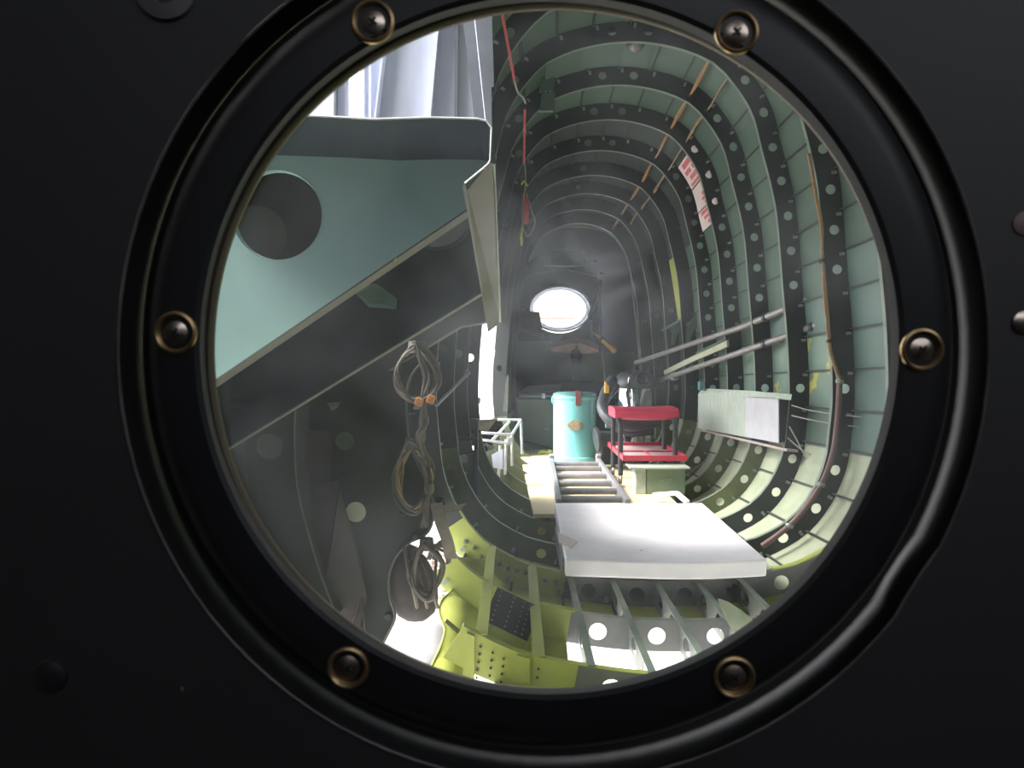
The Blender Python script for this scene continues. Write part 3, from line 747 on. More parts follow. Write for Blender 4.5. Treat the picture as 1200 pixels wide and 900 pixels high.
t = thing('plywood_floor', (.40,4.6,-.735), 'pale plywood floorboard under the ladder and teal drum', 'board')
MB().poly([(.08,3.46,-.705),(.78,3.46,-.705),(.80,6.0,-.70),(.02,6.0,-.70)],(0,0,-.018)).build('board','plywood',t)
t = thing('ladder', (.36,4.2,-.70), 'aluminium ladder section lying flat beyond the white slab', 'ladder')
for a,b in (((.195,3.45,-.665),(.225,4.86,-.665)),((.505,3.45,-.665),(.525,4.86,-.665))):
    rl_=MB().bar(a,b,.024,.062).build('rail','alu_mid',t,bevel=.004); MB().box((b[0],4.89,-.655),(.034,.05,.085)).build('foot','grey_plate',rl_,bevel=.006)
for Y in (3.58,3.80,4.03,4.29,4.58,4.78):
    f=(Y-3.45)/1.41; MB().tube([(.195+.03*f,Y,-.660),(.505+.02*f,Y,-.660)],.017,10).build('rung','alu_mid',t,True)

# ------------------------------------------------------------------ teal drum
dc = Vector((.392,5.15,-.70)); t = thing('drum', dc, 'teal metal drum with red-brown latch strap and oval plaque', 'drum')
MB().lathe([(0,0),(.158,0),(.160,.012),(.158,.045),(.146,.052),(.143,.062),(.143,.425),(.149,.432),(.150,.446),(.145,.452),(.142,.452)],dc,(0,0,1),48).build('body','drum',t,True)
MB().lathe([(.145,.452),(.146,.464),(.12,.474),(0,.476)],dc,(0,0,1),48).build('lid','drum_lid',t,True)
mb=MB(); L=[]; Rr=[]
for z,rr in ((.484,.06),(.480,.14),(.466,.152),(.44,.153),(.41,.150),(.395,.149),(.388,.148)):
    w=.017 if z>.392 else .009; p=dc+Vector((.012,-rr,z)); L.append(p-Vector((w,0,0))); Rr.append(p+Vector((w,0,0)))
ls_=tag(mb.strip(L,Rr).build('latch_strap','leather',t,solid=.006),'red-brown leather strap')
MB().lathe([(.006,0),(.004,-.004),(0.0001,-.005)],dc+Vector((.012,-.153,.40)),(0,1,0),10).build('stud','chrome',ls_,True)
pc=dc+Vector((-.006,-.1482,.262)); P=[]
for a,b in ((-.054,0),(-.052,.018),(-.03,.026),(-.012,.036),(.012,.036),(.03,.026),(.052,.018),(.054,0),(.052,-.016),(.025,-.028),(0,-.036),(-.025,-.028),(-.052,-.016)):
    x=pc.x+a-dc.x; P.append(Vector((pc.x+a, dc.y-math.sqrt(.149**2-x*x), pc.z+b)))
tag(MB().poly(P,(0,-.002,0)).build('plaque','plaque',t),'worn gold plaque')
MB().tube([dc+Vector((-.141,-.03,.40)),dc+Vector((-.152,-.03,.41)),dc+Vector((-.152,-.03,.44))],.006,8).build('side_clasp','drum',t,True)

# ------------------------------------------------------------------ wet and dry vacuum with hose
vc = Vector((.80,5.15,-.70)); t=thing('vacuum_cleaner', vc, 'chrome canister vacuum cleaner with black top and grey hose', 'vacuum cleaner')
MB().lathe([(0,.06),(.130,.06),(.135,.09),(.135,.50),(.128,.51)],vc,(0,0,1),36).build('canister','chrome',t,True)
mh_=MB().lathe([(.140,.505),(.145,.515),(.140,.545),(.125,.585),(.09,.61),(.05,.62),(0,.622)],vc,(0,0,1),36).build('motor_head','hose',t,True)
pcn=at(753,444,4.98); MB().lathe([(.042,.0),(.042,-.05),(.036,-.055),(.030,-.05),(.030,.0)],pcn+Vector((0,.05,0)),(0,1,0),24).build('hose_port','black',mh_,True)
for k in range(4):
    a=k*PI/2+.4; c=vc+Vector((.115*math.cos(a),.115*math.sin(a),0)); MB().lathe([(0,0),(.028,.01),(.03,.03),(.02,.055),(.02,.075)],c,(0,0,1),12).build('caster','black',t,True)
tag(MB().tube(cr_spline([at(741,432,4.96),at(737,445,4.93),at(739,468,4.95)],4),.006,8).build('latch','chrome',t,True),'bright latch')
# corrugated hose
pts=cr_spline([at(718,445,4.95),at(709,463,4.8),at(706,478,4.7),at(716,492,4.62),at(740,499,4.6),at(768,494,4.66),at(790,487,4.75),at(784,489,4.8)],7)
mb=MB(); mb.tube(pts,[.034*(1+.07*(k%2)) for k in range(len(pts))],12); tag(mb.build('hose','hose',t,True),'thick grey corrugated hose')
pts=cr_spline([at(722,452,5.0),at(707,474,4.85),at(712,492,4.75),at(735,506,4.7),at(765,505,4.72)],7)
MB().tube(pts,[.026*(1+.07*(k%2)) for k in range(len(pts))],10).build('hose','hose',t,True)

t=thing('electric_motor', at(712,540,4.7), 'dark grey motor with flat round pulley beside the teal drum', 'motor')
MB().box(at(713,514,4.92),(.15,.14,.09)).build('housing','steel_dark',t,bevel=.012)
MB().lathe([(0,0),(.075,0),(.078,.008),(.075,.02),(0,.02)],at(698,515,4.83),(1,.15,.12),28).build('pulley','steel_dark',t,True)
MB().box(at(714,498,4.90),(.05,.06,.04)).build('terminal_box','drum_lid',t,bevel=.004)
MB().box(at(714,532,4.92),(.10,.12,.12)).build('mount','black',t)

# ------------------------------------------------------------------ red stool on casters
sc0=at(757,568,4.2); t=thing('mechanic_stool',Vector((.70,4.3,-.70)),'red padded mechanic stool with dark legs and red tool tray','stool')
zt=-.267; x0,x1=at(721,478,4.2).x, at(796,478,4.2).x
mb=MB(); ringsL=[]
sec=[(-.15,-.055),(-.168,-.045),(-.172,-.025),(-.165,-.006),(-.13,.004),(0,.008),(.13,.004),(.165,-.006),(.172,-.025),(.168,-.045),(.15,-.055)]
cols=[]
for q in range(9):
    f=q/8; x=x0+(x1-x0)*f; k=1-.08*abs(2*f-1)**6; cols.append([Vector((x,4.36+a*k,zt-.012+b*k-.006*math.sin(PI*f)-.0*f)) for a,b in sec])
n=len(sec)
vs=[p for c in cols for p in c]; mb.add(vs,[(i*n+j,i*n+(j+1)%n,(i+1)*n+(j+1)%n,(i+1)*n+j) for i in range(8) for j in range(n)]+[tuple(range(n)),tuple(8*n+j for j in range(n))])
mb.build('seat_cushion','red_pad',t,True)
mb=MB(); mb.poly([Vector((x0+.14+.01*k,4.18,zt-.002+.0*k)) for k in range(0)] or [Vector((x0+.13,4.185,zt+.004)),Vector((x0+.22,4.185,zt+.006)),Vector((x0+.23,4.20,zt+.006)),Vector((x0+.13,4.20,zt+.006))],(0,0,.002)); mb.build('seat_wear','maroon',t)
for x in (x0+.03,x1-.02):
    for y in (4.20,4.52):
        lg_=MB().tube([(x-.012 if x<.7 else x-.01,y,zt-.06),(x,y,zt-.10),(x,y,-.64)],.014,10).build('leg','steel_dark',t,True)
        MB().lathe([(.022,-.008),(.026,0),(.022,.008)],(x,y,-.664),(1,0,0),14).build('caster','conduit',lg_,True)
zy=-.538
MB().box((.735,4.385,zy),(.32,.66,.006)).build('tray_floor','tray_pale',t)
for (c,sz) in (((.735,4.055,zy+.010),(.34,.012,.028)),((.735,4.715,zy+.010),(.34,.012,.028)),((.57,4.385,zy+.010),(.012,.67,.028)),((.90,4.385,zy+.010),(.012,.67,.028)),((.735,4.385,zy+.006),(.32,.012,.010))):
    MB().box(c,sz).build('tray_rim','red_metal',t)
MB().box((.735,4.22,zy+.006),(.006,.32,.008)).build('tray_divider','red_metal',t)

bt=Vector((.74,4.02,-.705)); t=thing('green_box',bt,'pale green metal box with lipped top under the stool tray','box')
MB().box(bt+Vector((.035,0,.068)),(.20,.12,.136)).build('body','box_green',t,bevel=.004)
MB().box(bt+Vector((-.095,.0,.068)),(.055,.12,.136)).build('lit_end','box_pale',t,bevel=.004)  # lit left end, its brightness put into a paler colour
MB().box(bt+Vector((0,-.005,.140)),(.31,.16,.008)).build('top_lip','box_pale',t)
for k,(a,b) in enumerate(((0,.0),(.02,.006),(.045,.003))): MB().tube([bt+Vector((a,-.062,.075+b)),bt+Vector((a+.015,-.062,.080+b)),bt+Vector((a+.022,-.062,.072+b))],.003,5).build('paint_scuff','skin_pale',t)

# ------------------------------------------------------------------ right wall fittings
t=thing('wall_tray',Vector((1.1,4.0,-.40)),'open metal tray on right wall, half pale green, half white','tray')
def wt(px,py,Y): return at(px,py,Y)
A=[wt(818,462,4.60),wt(873,464,3.88),wt(873,512,3.88),wt(818,502,4.60)]
B=[wt(873,464,3.88),wt(912,466,3.46),wt(912,519,3.46),wt(873,512,3.88)]
MB().poly(A,(.004,0,0)).build('front_panel','box_pale',t)
tag(MB().poly(B,(.004,-.001,0)).build('front_panel','box_white',t),'clean white panel section')
MB().poly([wt(824,455,4.56),wt(880,458,3.80),wt(928,462,3.38),wt(927,468,3.36),wt(905,464.5,3.46),wt(873,464,3.87),wt(818,461.5,4.60)],(0,0,-.004)).build('top_lip','box_pale',t)
MB().poly([wt(912,466,3.46),wt(912,519,3.46),wt(912,519,3.46)+Vector((.12,.02,.02)),wt(912,466,3.46)+Vector((.12,.02,0))],(0,.003,0)).build('end_plate','web_dark',t)  # end face in shade, the darkness put into its colour
MB().poly([wt(822,503,4.55),wt(922,526,3.42),wt(922,526,3.42)+Vector((.05,0,-.004)),wt(822,503,4.55)+Vector((.05,0,-.004))],(0,0,-.012)).build('support_ledge','pinkish',t)
MB().box(wt(822,452,4.5),(.03,.05,.05)).build('teal_block','drum_lid',t)

def pipe(pts_px, r, label, foil):
    P=[at(x,y,Y) for x,y,Y in pts_px]; t=thing('conduit_pipe',P[-1],label,'pipe')
    MB().tube(P,r,12).build('tube','conduit',t,True)
    for a,b in foil:
        MB().tube([P[0].lerp(P[1],a+(b-a)*k/10) for k in range(11)],[r*(1.25+.2*(k%2)) for k in range(11)],12).build('foil_wrap','foil',t,True)
    for f in (.45,.8): MB().lathe([(r*1.05,-.012),(r*1.35,-.01),(r*1.35,.01),(r*1.05,.012)],P[0].lerp(P[1],f),(P[1]-P[0]),12).build('clamp','steel_dark',t,True)
    return t
pipe([(1045,310,2.95),(870,383,3.98),(745,425,5.9)],.0165,'upper grey conduit pipe along the right wall',[(.05,.30)])
pipe([(1045,350,2.95),(870,412,3.98),(775,445,5.2)],.0165,'lower grey conduit pipe along the right wall',[(.05,.32)])
MB0=MB().lathe([(.02,-.03),(.028,-.02),(.028,.02),(.02,.03)],at(790,441,5.0),(at(870,412,3.98)-at(775,445,5.2)),12)
tag(MB0.build('pipe_coupling','alu_tube',None,True),'bright coupling at the far end of the lower conduit pipe','coupling')
t=thing('channel_bar',at(779,437,5.2),'pale green channel bar slanting across the conduit pipes','bar')
a=at(853,402,4.15); b=at(820,417,4.6); c=at(779,437,5.2)
MB().bar(a,b,.012,.040).bar(b,c,.012,.034).build('channel_web','skin_pale',t)
MB().bar(a+Vector((-.012,0,.018)),b+Vector((-.012,0,.018)),.026,.005).build('channel_flange','skin_green',t)
for (x,y,Y) in ((806,388,5.0),(792,395,5.35)):
    pass
t=thing('lit_skin_strip',at(795,372,5.0),'bright yellow-green strip of lit skin in the right wall bay','strip')
P=[at(784,306,5.25),at(790,300,5.1),at(802,368,5.1),at(795,375,5.25)]
MB().poly(P,(.004,0,0)).build('strip','web_yellow',t)  # lit skin between two hoops, brightness put into the colour
t=thing('wall_gusset',at(800,405,5.1),'curved green gusset brace above the conduit pipes at far right','gusset')
for dx,Y in ((0,5.02),(-17,5.4)):
    p=[at(822+dx,358,Y),at(812+dx,372,Y),at(805+dx,385,Y),at(804+dx,404,Y)]; q=[at(826+dx,366,Y),at(818+dx,380,Y),at(811+dx,392,Y),at(807+dx,404,Y)]
    MB().strip(cr_spline(p,4),cr_spline(q,4)).build('brace','skin_green',t,solid=.006)
MB().bar(at(776,387,5.5),at(826,360,4.95),.012,.018).build('top_rail','skin_green',t)

# placard between the fourth and fifth hoops
t=thing('placard',hull(4.4,.15,.07),'white placard with red printed blocks curved on the upper right wall','sign')
s0,s1=s_at_z(4.4,at(795,183,4.3).z),s_at_z(4.4,at(831,260,4.3).z)
def pl(u,v,d=.058): return hull(4.262+.33*v, s0+(s1-s0)*u, d)
for a,b in ((0,.36),(.38,.70),(.72,1.0)):
    A=[pl(a+(b-a)*k/6,0) for k in range(7)]; B=[pl(a+(b-a)*k/6,1) for k in range(7)]
    MB().strip(A,B).build('sheet','paper',t,solid=.002)
for (u0,u1,v0,v1) in ((.03,.10,.35,.85),(.13,.19,.15,.5),(.13,.19,.6,.9),(.22,.28,.3,.8),(.31,.35,.1,.9),(.50,.55,.35,.6),(.57,.61,.3,.65),(.63,.67,.3,.55),(.74,.80,.3,.85),(.83,.88,.35,.75),(.91,.96,.3,.6)):
    A=[pl(u0+(u1-u0)*k/2,v0,.0555) for k in range(3)]; B=[pl(u0+(u1-u0)*k/2,v1,.0555) for k in range(3)]
    MB().strip(A,B).build('red_print','red_print',t)

# wires along the ceiling
def swag(s, r, n, m, label, i0, i1, spread):
    t=thing('ceiling_cable',hull(YF(i0),s,.03),label,'cable')
    for k in range(n):
        q=random.Random(k+int(s*1000)); pts=[]
        for i in range(i0,i1+1):
            pts.append(hull(YF(i),s+q.uniform(-1,1)*spread*.4,.035)); 
            if i<i1:
                for f in (.3,.7): pts.append(hull(YF(i)+.4*f,s+q.uniform(-1,1)*spread,.022+q.uniform(-.008,.012)))
        MB().tube(cr_spline(pts,3),r,6).build('wire',m if k%3 else 'tan_wire',t,True)
    for i in range(i0+1,i1): MB().lathe([(.014,-.006),(.017,0),(.014,.006)],hull(YF(i)-.008,s,.035),(0,1,0),10).build('grommet','black',t,True)
s_a=s_at_z(3.44,at(817,66,3.44).z); s_b=s_at_z(3.44,at(848,86,3.44).z)
swag(s_a,.0048,6,'orange_wire','orange-brown wire bundle looping along the ceiling, the thicker one',2,9,.0011)
swag(s_b,.0042,2,'tan_wire','thin tan wire pair looping along the ceiling, right of the bundle',2,8,.0012)
# harness on first full hoop
t=thing('wire_harness',at(985,440,3.03),'tan wire harness tied down the inner edge of nearest hoop','cable')
for k in range(6):
    q=random.Random(k+90); pts=[at(x+q.uniform(-1.5,1.5),y,3.035) for x,y in ((948,180),(956,225),(962,262),(964,300),(967,345),(970,385),(973,412),(981,436),(985,452))]
    MB().tube(cr_spline(pts,4),.0042,6).build('wire','tan_wire' if k%2 else 'orange_wire',t,True)
for x,y in ((964,306),(973,400)): MB().lathe([(.014,-.006),(.016,0),(.014,.006)],at(x,y,3.035),(0,.1,1),12).build('tie','black',t,True)
t=thing('hose_line',at(905,640,3.0),'dull maroon hose following the lower right curve of nearest hoop','hose')
MB().tube(cr_spline([at(x,y,3.0) for x,y in ((984,440),(983,470),(980,505),(975,535),(962,568),(940,600),(918,622),(893,640))],5),.011,10).build('tube','maroon',t,True)
for x,y in ((984,447),(962,568),(925,616)): MB().lathe([(.014,-.008),(.017,0),(.014,.008)],at(x,y,3.0),(.3,0,1),12).build('clamp','clip',t,True)
for (pts,lab) in ((((928,475,3.4),(955,482,3.2),(1010,489,3.0)),'upper of two thin wires strung right of the white tray'),
                  (((928,487,3.4),(960,494,3.2),(1010,501,3.0)),'lower of two thin wires strung right of the white tray'),
                  (((925,500,3.35),(935,518,3.3),(945,538,3.25)),'thin loose wire crossing another below the white tray end'),
                  (((923,513,3.35),(938,526,3.3),(950,533,3.25)),'thin loose wire, flatter one of the crossed pair')):
    tag(MB().tube(cr_spline([at(*p) for p in pts],5),.0028,6).build('loose_wire','cord',None,True),lab,'wire')

# ceiling fittings
lc=hull(3.66,0.045,.045); c0=at(745,55,3.52)
t=thing('dome_light',c0,'small round dome light on the ceiling near the first hoops','light')
MB().lathe([(.042,.035),(.042,.0),(.036,-.004)],c0+Vector((0,0,.008)),(0,0,1),24).build('base','black',t,True)
MB().lathe([(.036,.0),(.033,-.012),(.022,-.024),(.008,-.029),(0,-.03)],c0+Vector((0,0,.006)),(0,0,1),24).build('dome','lampglass',t,True)
t=thing('junction_box',at(641,128,3.78),'pair of grey-green plates on the upper left ceiling hoop','box')
for (y0,y1) in ((85,107),(108,130)):
    MB().poly([at(635,y0,3.78),at(651,y0,3.78),at(649,y1,3.78),at(632,y1,3.78)],(0,.03,0)).build('plate','skin_green',t,bevel=.004)
for x,y in ((640,107),(645,107)): MB().lathe([(.006,0),(.004,-.004),(.00001,-.004)],at(x,y,3.775),(0,1,0),8).build('screw','clip',t,True)
t=thing('inspection_hatch',at(700,70,3.62),'flat green cover panel on the ceiling left of dome light','panel')
P=[hull(3.50,s,.070) for s in (-.058,-.03,0,.02)]; Q=[hull(3.80,s,.070) for s in (-.058,-.03,0,.02)]
MB().strip(P,Q).build('cover','skin_green',t,solid=.004)
t=thing('red_strap',at(590,95,3.3),'red webbing strap slanting from the ceiling at upper left','strap')
MB().bar(at(588,14,2.45),at(603,95,2.75),.009,.004,(0,1,0)).build('webbing','red_strap',t)
MB().tube(cr_spline([at(603,95,2.75),at(607,108,2.78),at(613,114,2.8),at(616,121,2.82)],4),.004,6).build('cord','cord',t,True)
t=thing('red_strap',at(614,190,3.9),'red webbing strap hanging vertically below the slanting red one','strap')
MB().bar(at(615,128,3.75),at(614.5,160,3.9),.012,.004,(0,1,0)).bar(at(614.5,160,3.9),at(614,192,4.0),.010,.004,(0,1,0)).build('webbing','red_strap',t)
t=thing('warning_ribbon',at(616,262,4.3),'red ribbon tag on a looped grey cord left of tail arch','ribbon')
mb=MB(); p=[at(616,228,4.3),at(616.5,245,4.29),at(616,263,4.3)]; tag(mb.strip([p[0]-Vector((.012,0,0)),p[1]-Vector((.016,0,0)),p[2]-Vector((.013,0,0))],[p[0]+Vector((.012,0,0)),p[1]+Vector((.018,.01,0)),p[2]+Vector((.014,0,0))]).build('ribbon','red_strap',t,solid=.003),'red ribbon')
MB().tube(cr_spline([at(615,192,4.25),at(616,214,4.28),at(612,240,4.3),at(612,262,4.3),at(618,277,4.3),at(627,262,4.3),at(622,244,4.3),at(617,226,4.3)],5),.0035,6).build('cord','cord',t,True)
MB().tube([at(612,262,4.3),at(611,280,4.3),at(611.5,288,4.3)],[.0035,.009,.005],8).build('yellow_tip','lime',t,True)
MB().tube(cr_spline([at(611,216,4.27),at(614,212,4.26),at(618,218,4.27)],4),.006,6).build('knot','lime',t,True)

# ------------------------------------------------------------------ left waist: gun mount post, tube rack, panels
t=thing('tube_rack',at(590,545,4.35),'bright aluminium tube rack below the left waist opening','rack')
def tb(*pts,r=.008): MB().tube([at(*p) for p in pts],r,8).build('tube','alu_tube',t,True)
tb((563,507,4.2),(600,509.5,4.2)); tb((562,515,4.2),(600,520,4.2)); tb((583,492,4.7),(611,492,4.7)); tb((576,517,4.2),(597,494,4.7)); tb((594,520,4.2),(609,494,4.7))
tb((600,509,4.2),(610,493,4.7)); tb((610.5,493,4.7),(612,532,4.7)); tb((600,509,4.2),(600,546,4.2)); tb((586,522,4.2),(584,566,4.2)); tb((593,515,4.25),(592,556,4.25))
MB().box(at(597,515,4.2),(.03,.03,.03)).build('joint','alu_tube',t,bevel=.005)
MB().poly([at(576,533,4.15),at(589,526,4.15),at(589,550,4.15),at(578,548,4.15)],(.01,.004,0)).build('gusset','alu',t)
t=thing('mount_post',at(557,584,3.45),'dark steel post with crossbar standing beside the left opening','post')
MB().bar(at(558,492,3.45),at(557.5,584,3.45),.020,.020,(0,1,0)).build('post','steel_dark',t,bevel=.003)
MB().bar(at(530,514,3.43),at(560,514,3.43),.02,.018).build('crossbar','steel_dark',t,bevel=.003)
MB().bar(at(536,532,3.44),at(560,528,3.44),.01,.010).build('crossbar','steel_dark',t)
MB().box(at(556,497,3.46),(.04,.04,.05)).build('socket','steel_dark',t,bevel=.005)
MB().box(at(557,584,3.45),(.05,.04,.012)).build('foot_plate','steel_dark',t)
MB().poly([at(556,493,3.55),at(582,492,3.9),at(572,505,3.8),at(558,503,3.55)],(0,0,.004)).build('torn_sheet','canvas',t)
t=thing('support_rod',at(512,474,2.5),'grey metal rod with ball end leaning toward the left opening','rod')
MB().tube([at(511,475,2.5),at(546,440,2.7)],.006,8).build('rod','conduit',t,True)
mb=MB(); mb.lathe([(0,-.013),(.009,-.009),(.013,0),(.009,.009),(0,.013)],at(547,437,2.71),(0,0,1),14); mb.build('ball_end','steel_dark',t,True)
t=thing('door_track',at(546,500,4.1),'bright vertical slider rails in the left waist opening','rail')
MB().bar(at(568,388,4.9),at(558,500,4.5),.022,.012,(0,1,0)).build('rail','alu',t)
MB().bar(at(576,410,5.2),at(571,442,5.1),.05,.01,(0,1,0)).build('pane_corner','alu',t)
MB().bar(at(538,460,4.0),at(560,470,4.2),.03,.03).build('latch_block','steel_dark',t)
t=thing('side_rib',at(588,480,4.4),'dark curved rib piece right of the waist opening','rib')
MB().poly([at(594,440,5.3),at(596,440,5.3),at(595,483,5.3),at(589,482,5.3)],(0,.01,0)).build('blade','olive',t)

# ------------------------------------------------------------------ tail
TY=6.5
t=thing('tail_arch',hull(6.62,.5,0),'dark arch frame at the entrance to the tail cone','frame')
def arch(s,off=0,Y=TY): 
    # hoop outline from the photo, top at 265, right at 745
    P=[(676,266),(705,272),(724,284),(735,302),(740,326),(744,360),(748,400),(751,440),(748,470)]
    return None
AP=[(604,470),(602,420),(603,370),(606,330),(614,300),(630,279),(652,268),(676,265.5),(704,269),(722,280),(734,300),(740,326),(744,360),(748,400),(751,440),(748,470)]
inn=cr_spline([at(x,y,TY) for x,y in AP],5)
ctr=at(676,400,TY); out_=[ctr+(p-ctr)*1.16 for p in inn]
MB().strip(inn,out_).build('bulkhead_web','tail_green',t,solid=.004)
MB().tube(inn,.012,8).build('rim','flange',t,True)
MB().tube([p+Vector((0,.03,0)) for p in inn],.01,8).build('seal','black',t,True)
tc_=thing('wall_tail',at(655,380,8.6),kind='structure')
back=[Vector((at(655,365,8.9).x+(p.x-ctr.x)*.92, 8.9, at(655,365,8.9).z+(p.z-at(676,365,TY).z)*.95)) for p in inn]
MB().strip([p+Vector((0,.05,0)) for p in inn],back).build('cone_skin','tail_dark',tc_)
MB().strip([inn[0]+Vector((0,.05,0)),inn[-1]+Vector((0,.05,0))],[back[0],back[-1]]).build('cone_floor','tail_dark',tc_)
# rear bulkhead with oval bubble opening
oc=at(656,362,8.85); ov=[(oc.x+.345*math.cos(2*PI*k/40), oc.z+(.245 if math.sin(2*PI*k/40)>0 else .28)*math.sin(2*PI*k/40)) for k in range(40)]
bm_pts=[(p.x,p.z) for p in back]
bm=bmesh.new(); ed=[]
for L_ in (bm_pts,ov):
    vs=[bm.verts.new((x,8.85,z)) for x,z in L_]
    for i in range(len(vs)): ed.append(bm.edges.new((vs[i],vs[(i+1)%len(vs)])))
bmesh.ops.triangle_fill(bm,use_beauty=True,use_dissolve=False,edges=ed)
for f in [f for f in bm.faces if ((f.calc_center_median().x-oc.x)/.34)**2+((f.calc_center_median().z-oc.z)/.25)**2<.9]: bm.faces.remove(f)
bm.verts.index_update(); mb=MB(); mb.add([v.co.copy() for v in bm.verts],[tuple(v.index for v in f.verts) for f in bm.faces]); bm.free()
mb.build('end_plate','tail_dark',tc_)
t=thing('tail_bubble',oc,'clear bulged tail window glowing white at the far end','window')
mb=MB(); rings=[]
for j in range(7):
    a=j/6*PI/2; rings.append([Vector((oc.x+.345*math.cos(a)*math.cos(2*PI*k/32), 8.86+.30*math.sin(a), oc.z+.25*math.cos(a)*math.sin(2*PI*k/32))) for k in range(32)])
for j in range(6): mb.strip(rings[j]+rings[j][:1],rings[j+1]+rings[j+1][:1])
mb.build('bubble','acrylic',t,True)
MB().tube([Vector((oc.x+.35*math.cos(2*PI*k/40),8.84,oc.z+.255*math.sin(2*PI*k/40))) for k in range(40)],.012,8,True).build('rim','alu',t,True)
t=thing('tail_vent',at(660,288,8.3),'tiny bright hole high in the tail cone','vent')
MB().lathe([(0,0),(.04,0),(.042,-.01),(.036,-.012)],at(660,288,8.3),(0,1,-.3),16).build('cover','alu',t,True)  # pale disc stands in for the dot of light
tag(MB().poly([at(637,296,8.2),at(684,295,8.2),at(684,312,8.2),at(637,312,8.2)],(0,.02,0)).build('tail_plate','grey_plate'),'grey rectangular plate above the tail window','plate')
mb=MB(); mb.tube(cr_spline([at(617,323,8.0),at(640,319,8.0),at(662,316,8.0),at(684,320,8.0),at(703,325,8.0)],4),.006,6); tag(mb.build('tail_seam','grey_plate'),'thin pale arched rail above the tail window','rail')
t=thing('wood_stick',at(691,370,8.0),'pale wooden stick leaning right of tail window','stick')
MB().tube([at(704,330,8.0),at(698,352,7.9),at(691,370,7.8)],[.02,.024,.02],8).build('stick','wood',t,True)
MB().lathe([(0,-.02),(.025,-.01),(.03,.01),(0,.03)],at(704,321,8.0),(0,0,1),12).build('knob','grey_plate',t,True)
t=thing('yellow_tool',at(720,411,6.3),'yellow handled tool slanting below the tail window at right','tool')
MB().tube([at(694,388,6.45),at(705,397,6.38)],.014,8).build('shaft','wood',t,True)
MB().tube([at(704,397,6.38),at(713,405,6.34),at(721,412,6.3)],[.019,.023,.021],8).build('handle','yellow',t,True)
MB().tube([at(706,394,6.36),at(703,400,6.36)],.011,6).build('black_band','black',t)
for (x0,y0,x1,y1) in ((702,345,704,388),(693,375,694,397)):
    tag(MB().tube([at(x0,y0,8.1),at(x1,y1,8.0)],.012,6).build('bright_strut','alu',None,True),'bright upright strut right of tail window, '+('taller' if y0<360 else 'shorter')+' one','strut')
tag(MB().lathe([(0,-.015),(.02,0),(0,.015)],at(697,306,8.2),(0,1,0),12).build('indicator','red_strap',tc_,True),'small red round indicator')
# lower tail step with green panels
t=thing('tail_step',at(670,470,6.75),'grey-green step bulkhead under the tail window','bulkhead')
MB().poly([at(596,400,6.75),at(648,400,6.75),at(648,412,6.75),at(760,412,6.75),at(760,456,6.75),at(596,456,6.75)],(0,.05,0)).build('panel','tail_green',t)
MB().poly([at(590,445,6.69),at(766,448,6.69),at(766,500,6.69),at(750,525,6.69),at(690,535,6.69),at(620,525,6.69),at(590,500,6.69)],(0,.05,0)).build('lower_panel','tail_dark',t)
MB().poly([at(672,414,6.72),at(676,414,6.72),at(676,448,6.72),at(672,448,6.72)],(0,.02,0)).build('edge_post','wood',t)
MB().poly([at(668,412,6.70),at(682,412,6.70),at(680,446,6.70),at(674,446,6.70)],(0,.015,0)).build('post','tail_dark',t)
t=thing('copper_saddle',at(675,414,6.6),'pinkish copper saddle plate in two wings below the tail window','saddle')
for P in ([(645,408),(669,402),(676,403),(672,412),(668,414),(647,412)],[(676,403),(680,402),(702,410),(701,413),(682,415),(678,411)]):
    MB().poly([at(x,y,6.55) for x,y in P],(0,.02,0)).build('wing','copper',t)
MB().poly([at(645,405,6.6),at(655,400,6.6),at(674,395,6.6),at(690,399,6.6),at(702,405,6.6),at(702,409,6.6),at(645,409,6.6)],(0,.12,0)).build('backing','rust',t)
MB().lathe([(0,0),(.036,0),(.04,.03),(0,.03)],at(675,414,6.5),(0,1,0),18).build('pivot','tail_dark',t,True)
t=thing('side_shelf',at(625,382,8.0),'brownish shelf with green rail at left of tail window','shelf')
MB().poly([at(604,363,7.9),at(632,366,7.9),at(636,388,7.9),at(604,384,7.9)],(0,.25,0)).build('shelf','pinkish',t)
MB().bar(at(603,386,7.8),at(638,393,7.8),.04,.06).build('rail','skin_green',t)
MB().lathe([(0,-.02),(.03,0),(0,.02)],at(613,366,7.85),(0,1,0),12).build('bright_cap','alu',t,True)
# storage behind the drum
t=thing('cabinet',at(630,538,5.9),'grey-green locker standing behind the teal drum','cabinet')
MB().box((at(632,500,5.9).x,6.06,-.508),(.34,.30,.39)).build('body','tail_green',t,bevel=.006)
MB().tube([at(612,517,5.88),at(630,521,5.88),at(650,527,5.88)],.004,5).build('seam','black',t)
MB().box(at(641,503,5.88),(.03,.02,.012)).build('latch','alu_dark',t)
t=thing('tool_tray',at(640,460,6.0),'pale grey tray standing on the locker','tray')
MB().poly([at(618,452,6.2),at(659,450,6.2),at(655,460,5.95),at(608,460,5.95)],(0,0,-.02)).build('tray','grey_plate',t)
MB().poly([at(608,460,5.95),at(655,460,5.95),at(655,466,5.95),at(608,466,5.95)],(0,.01,0)).build('front_lip','alu_dark',t)
MB().box(at(637,464,5.9),(.025,.02,.04)).build('white_clip','alu',t)
tag(MB().tube(cr_spline([at(630,538,5.6),at(634,530,5.6),at(641,531,5.6),at(646,529,5.6),at(644,537,5.6)],5),.016,8).build('rope','lime',None,True),'yellow-green crumpled cord on floor left of drum','cord')
t=thing('plug',at(711,461,4.7),'orange-yellow plug hanging on a thin black cord','plug')
MB().box(at(711,456,4.7),(.03,.024,.05)).build('body','yellow',t,bevel=.006)
MB().tube([at(709,447,4.7),at(711,452,4.7)],[.006,.010],8).build('neck','yellow',t,True)
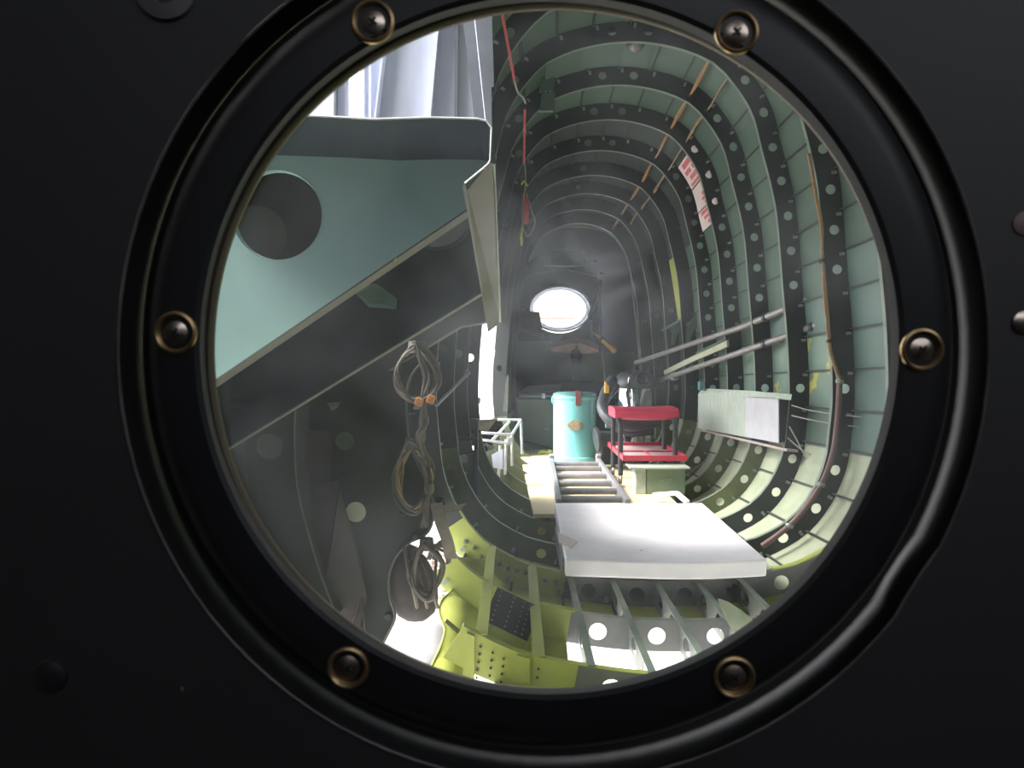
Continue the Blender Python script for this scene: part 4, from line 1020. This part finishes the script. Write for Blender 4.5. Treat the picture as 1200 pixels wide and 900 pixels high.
MB().tube(cr_spline([at(706,408,4.75),at(708,428,4.72),at(709,447,4.7)],4),.005,6).build('cord','black',t,True)
for k,(x0,y0,x1,y1) in enumerate(((744,470,746,480),(749,468,752,481),(755,470,757,480),(748,474,760,472))):
    pass
tag(MB().tube(cr_spline([at(700,590,3.75),at(730,586,3.9),at(770,577,4.1),at(800,560,4.3),at(826,540,4.5)],6),.006,6).build('rope','cord',None,True),'pale cord running from ladder toward the right wall','cord')
t=thing('bent_bracket',at(790,590,3.6),'white bent metal frame piece behind the slab at right','frame')
MB().bar(at(765,580,3.75),at(793,578,3.7),.02,.02).bar(at(793,578,3.7),at(806,589,3.5),.02,.02).build('rail','white_slab',t,bevel=.003)

# ------------------------------------------------------------------ outside: ground and what shows through the gaps
g=MB(); g.poly([(-60,-60,-1.95),(60,-60,-1.95),(60,80,-1.95),(-60,80,-1.95)],(0,0,-.1)); tag(g.build('ground','ground'),kind='structure')
t=thing('white_tarp',at(470,760,2.6),'crumpled white sheet below the cut-away at lower left','sheet')
mb=MB(); n=14; G=[]
for j in range(n):
    for i in range(n):
        u=i/(n-1); v=j/(n-1); q=random.Random(i*31+j); p=at(430+110*u,705+130*v,3.0-.5*v); G.append(p+Vector((0,.08*math.sin(6*u+3*v)+q.uniform(-.012,.012),q.uniform(-.008,.008))))
mb.add(G,[(j*n+i,j*n+i+1,(j+1)*n+i+1,(j+1)*n+i) for j in range(n-1) for i in range(n-1)]); mb.build('sheet','tarp',t,True,solid=.004)
t=thing('gravel_bed',at(520,700,5.5),'bed of reddish pebbles on the ground seen through the gap','gravel')
rp_=random.Random(5); mb=MB()
c0=at(520,668,1.0); k0=-1.95/c0.z; gc0=c0*k0
for k in range(260):
    p=gc0+Vector((rp_.uniform(-.55,.6),rp_.uniform(-.9,.9),.0)); s_=rp_.uniform(.04,.07)
    mb.lathe([(0.001,-.02),(s_,0),(s_*.7,s_*.45),(0.001,s_*.55)],p,(rp_.uniform(-.3,.3),rp_.uniform(-.3,.3),1),7)
tag(mb.build('pebbles','pebble',t,True),kind='stuff')
t=thing('far_building',(1.5,32,-1.95),'low pale building far beyond the tail window','building')
MB().box((3,34,-.2),(30,6,3.5)).build('wall','building',t)
MB().poly([(-12.5,30.8,1.55),(18.5,30.8,1.55),(18.5,34,2.6),(-12.5,34,2.6)],(0,0,.1)).build('roof','roof',t)
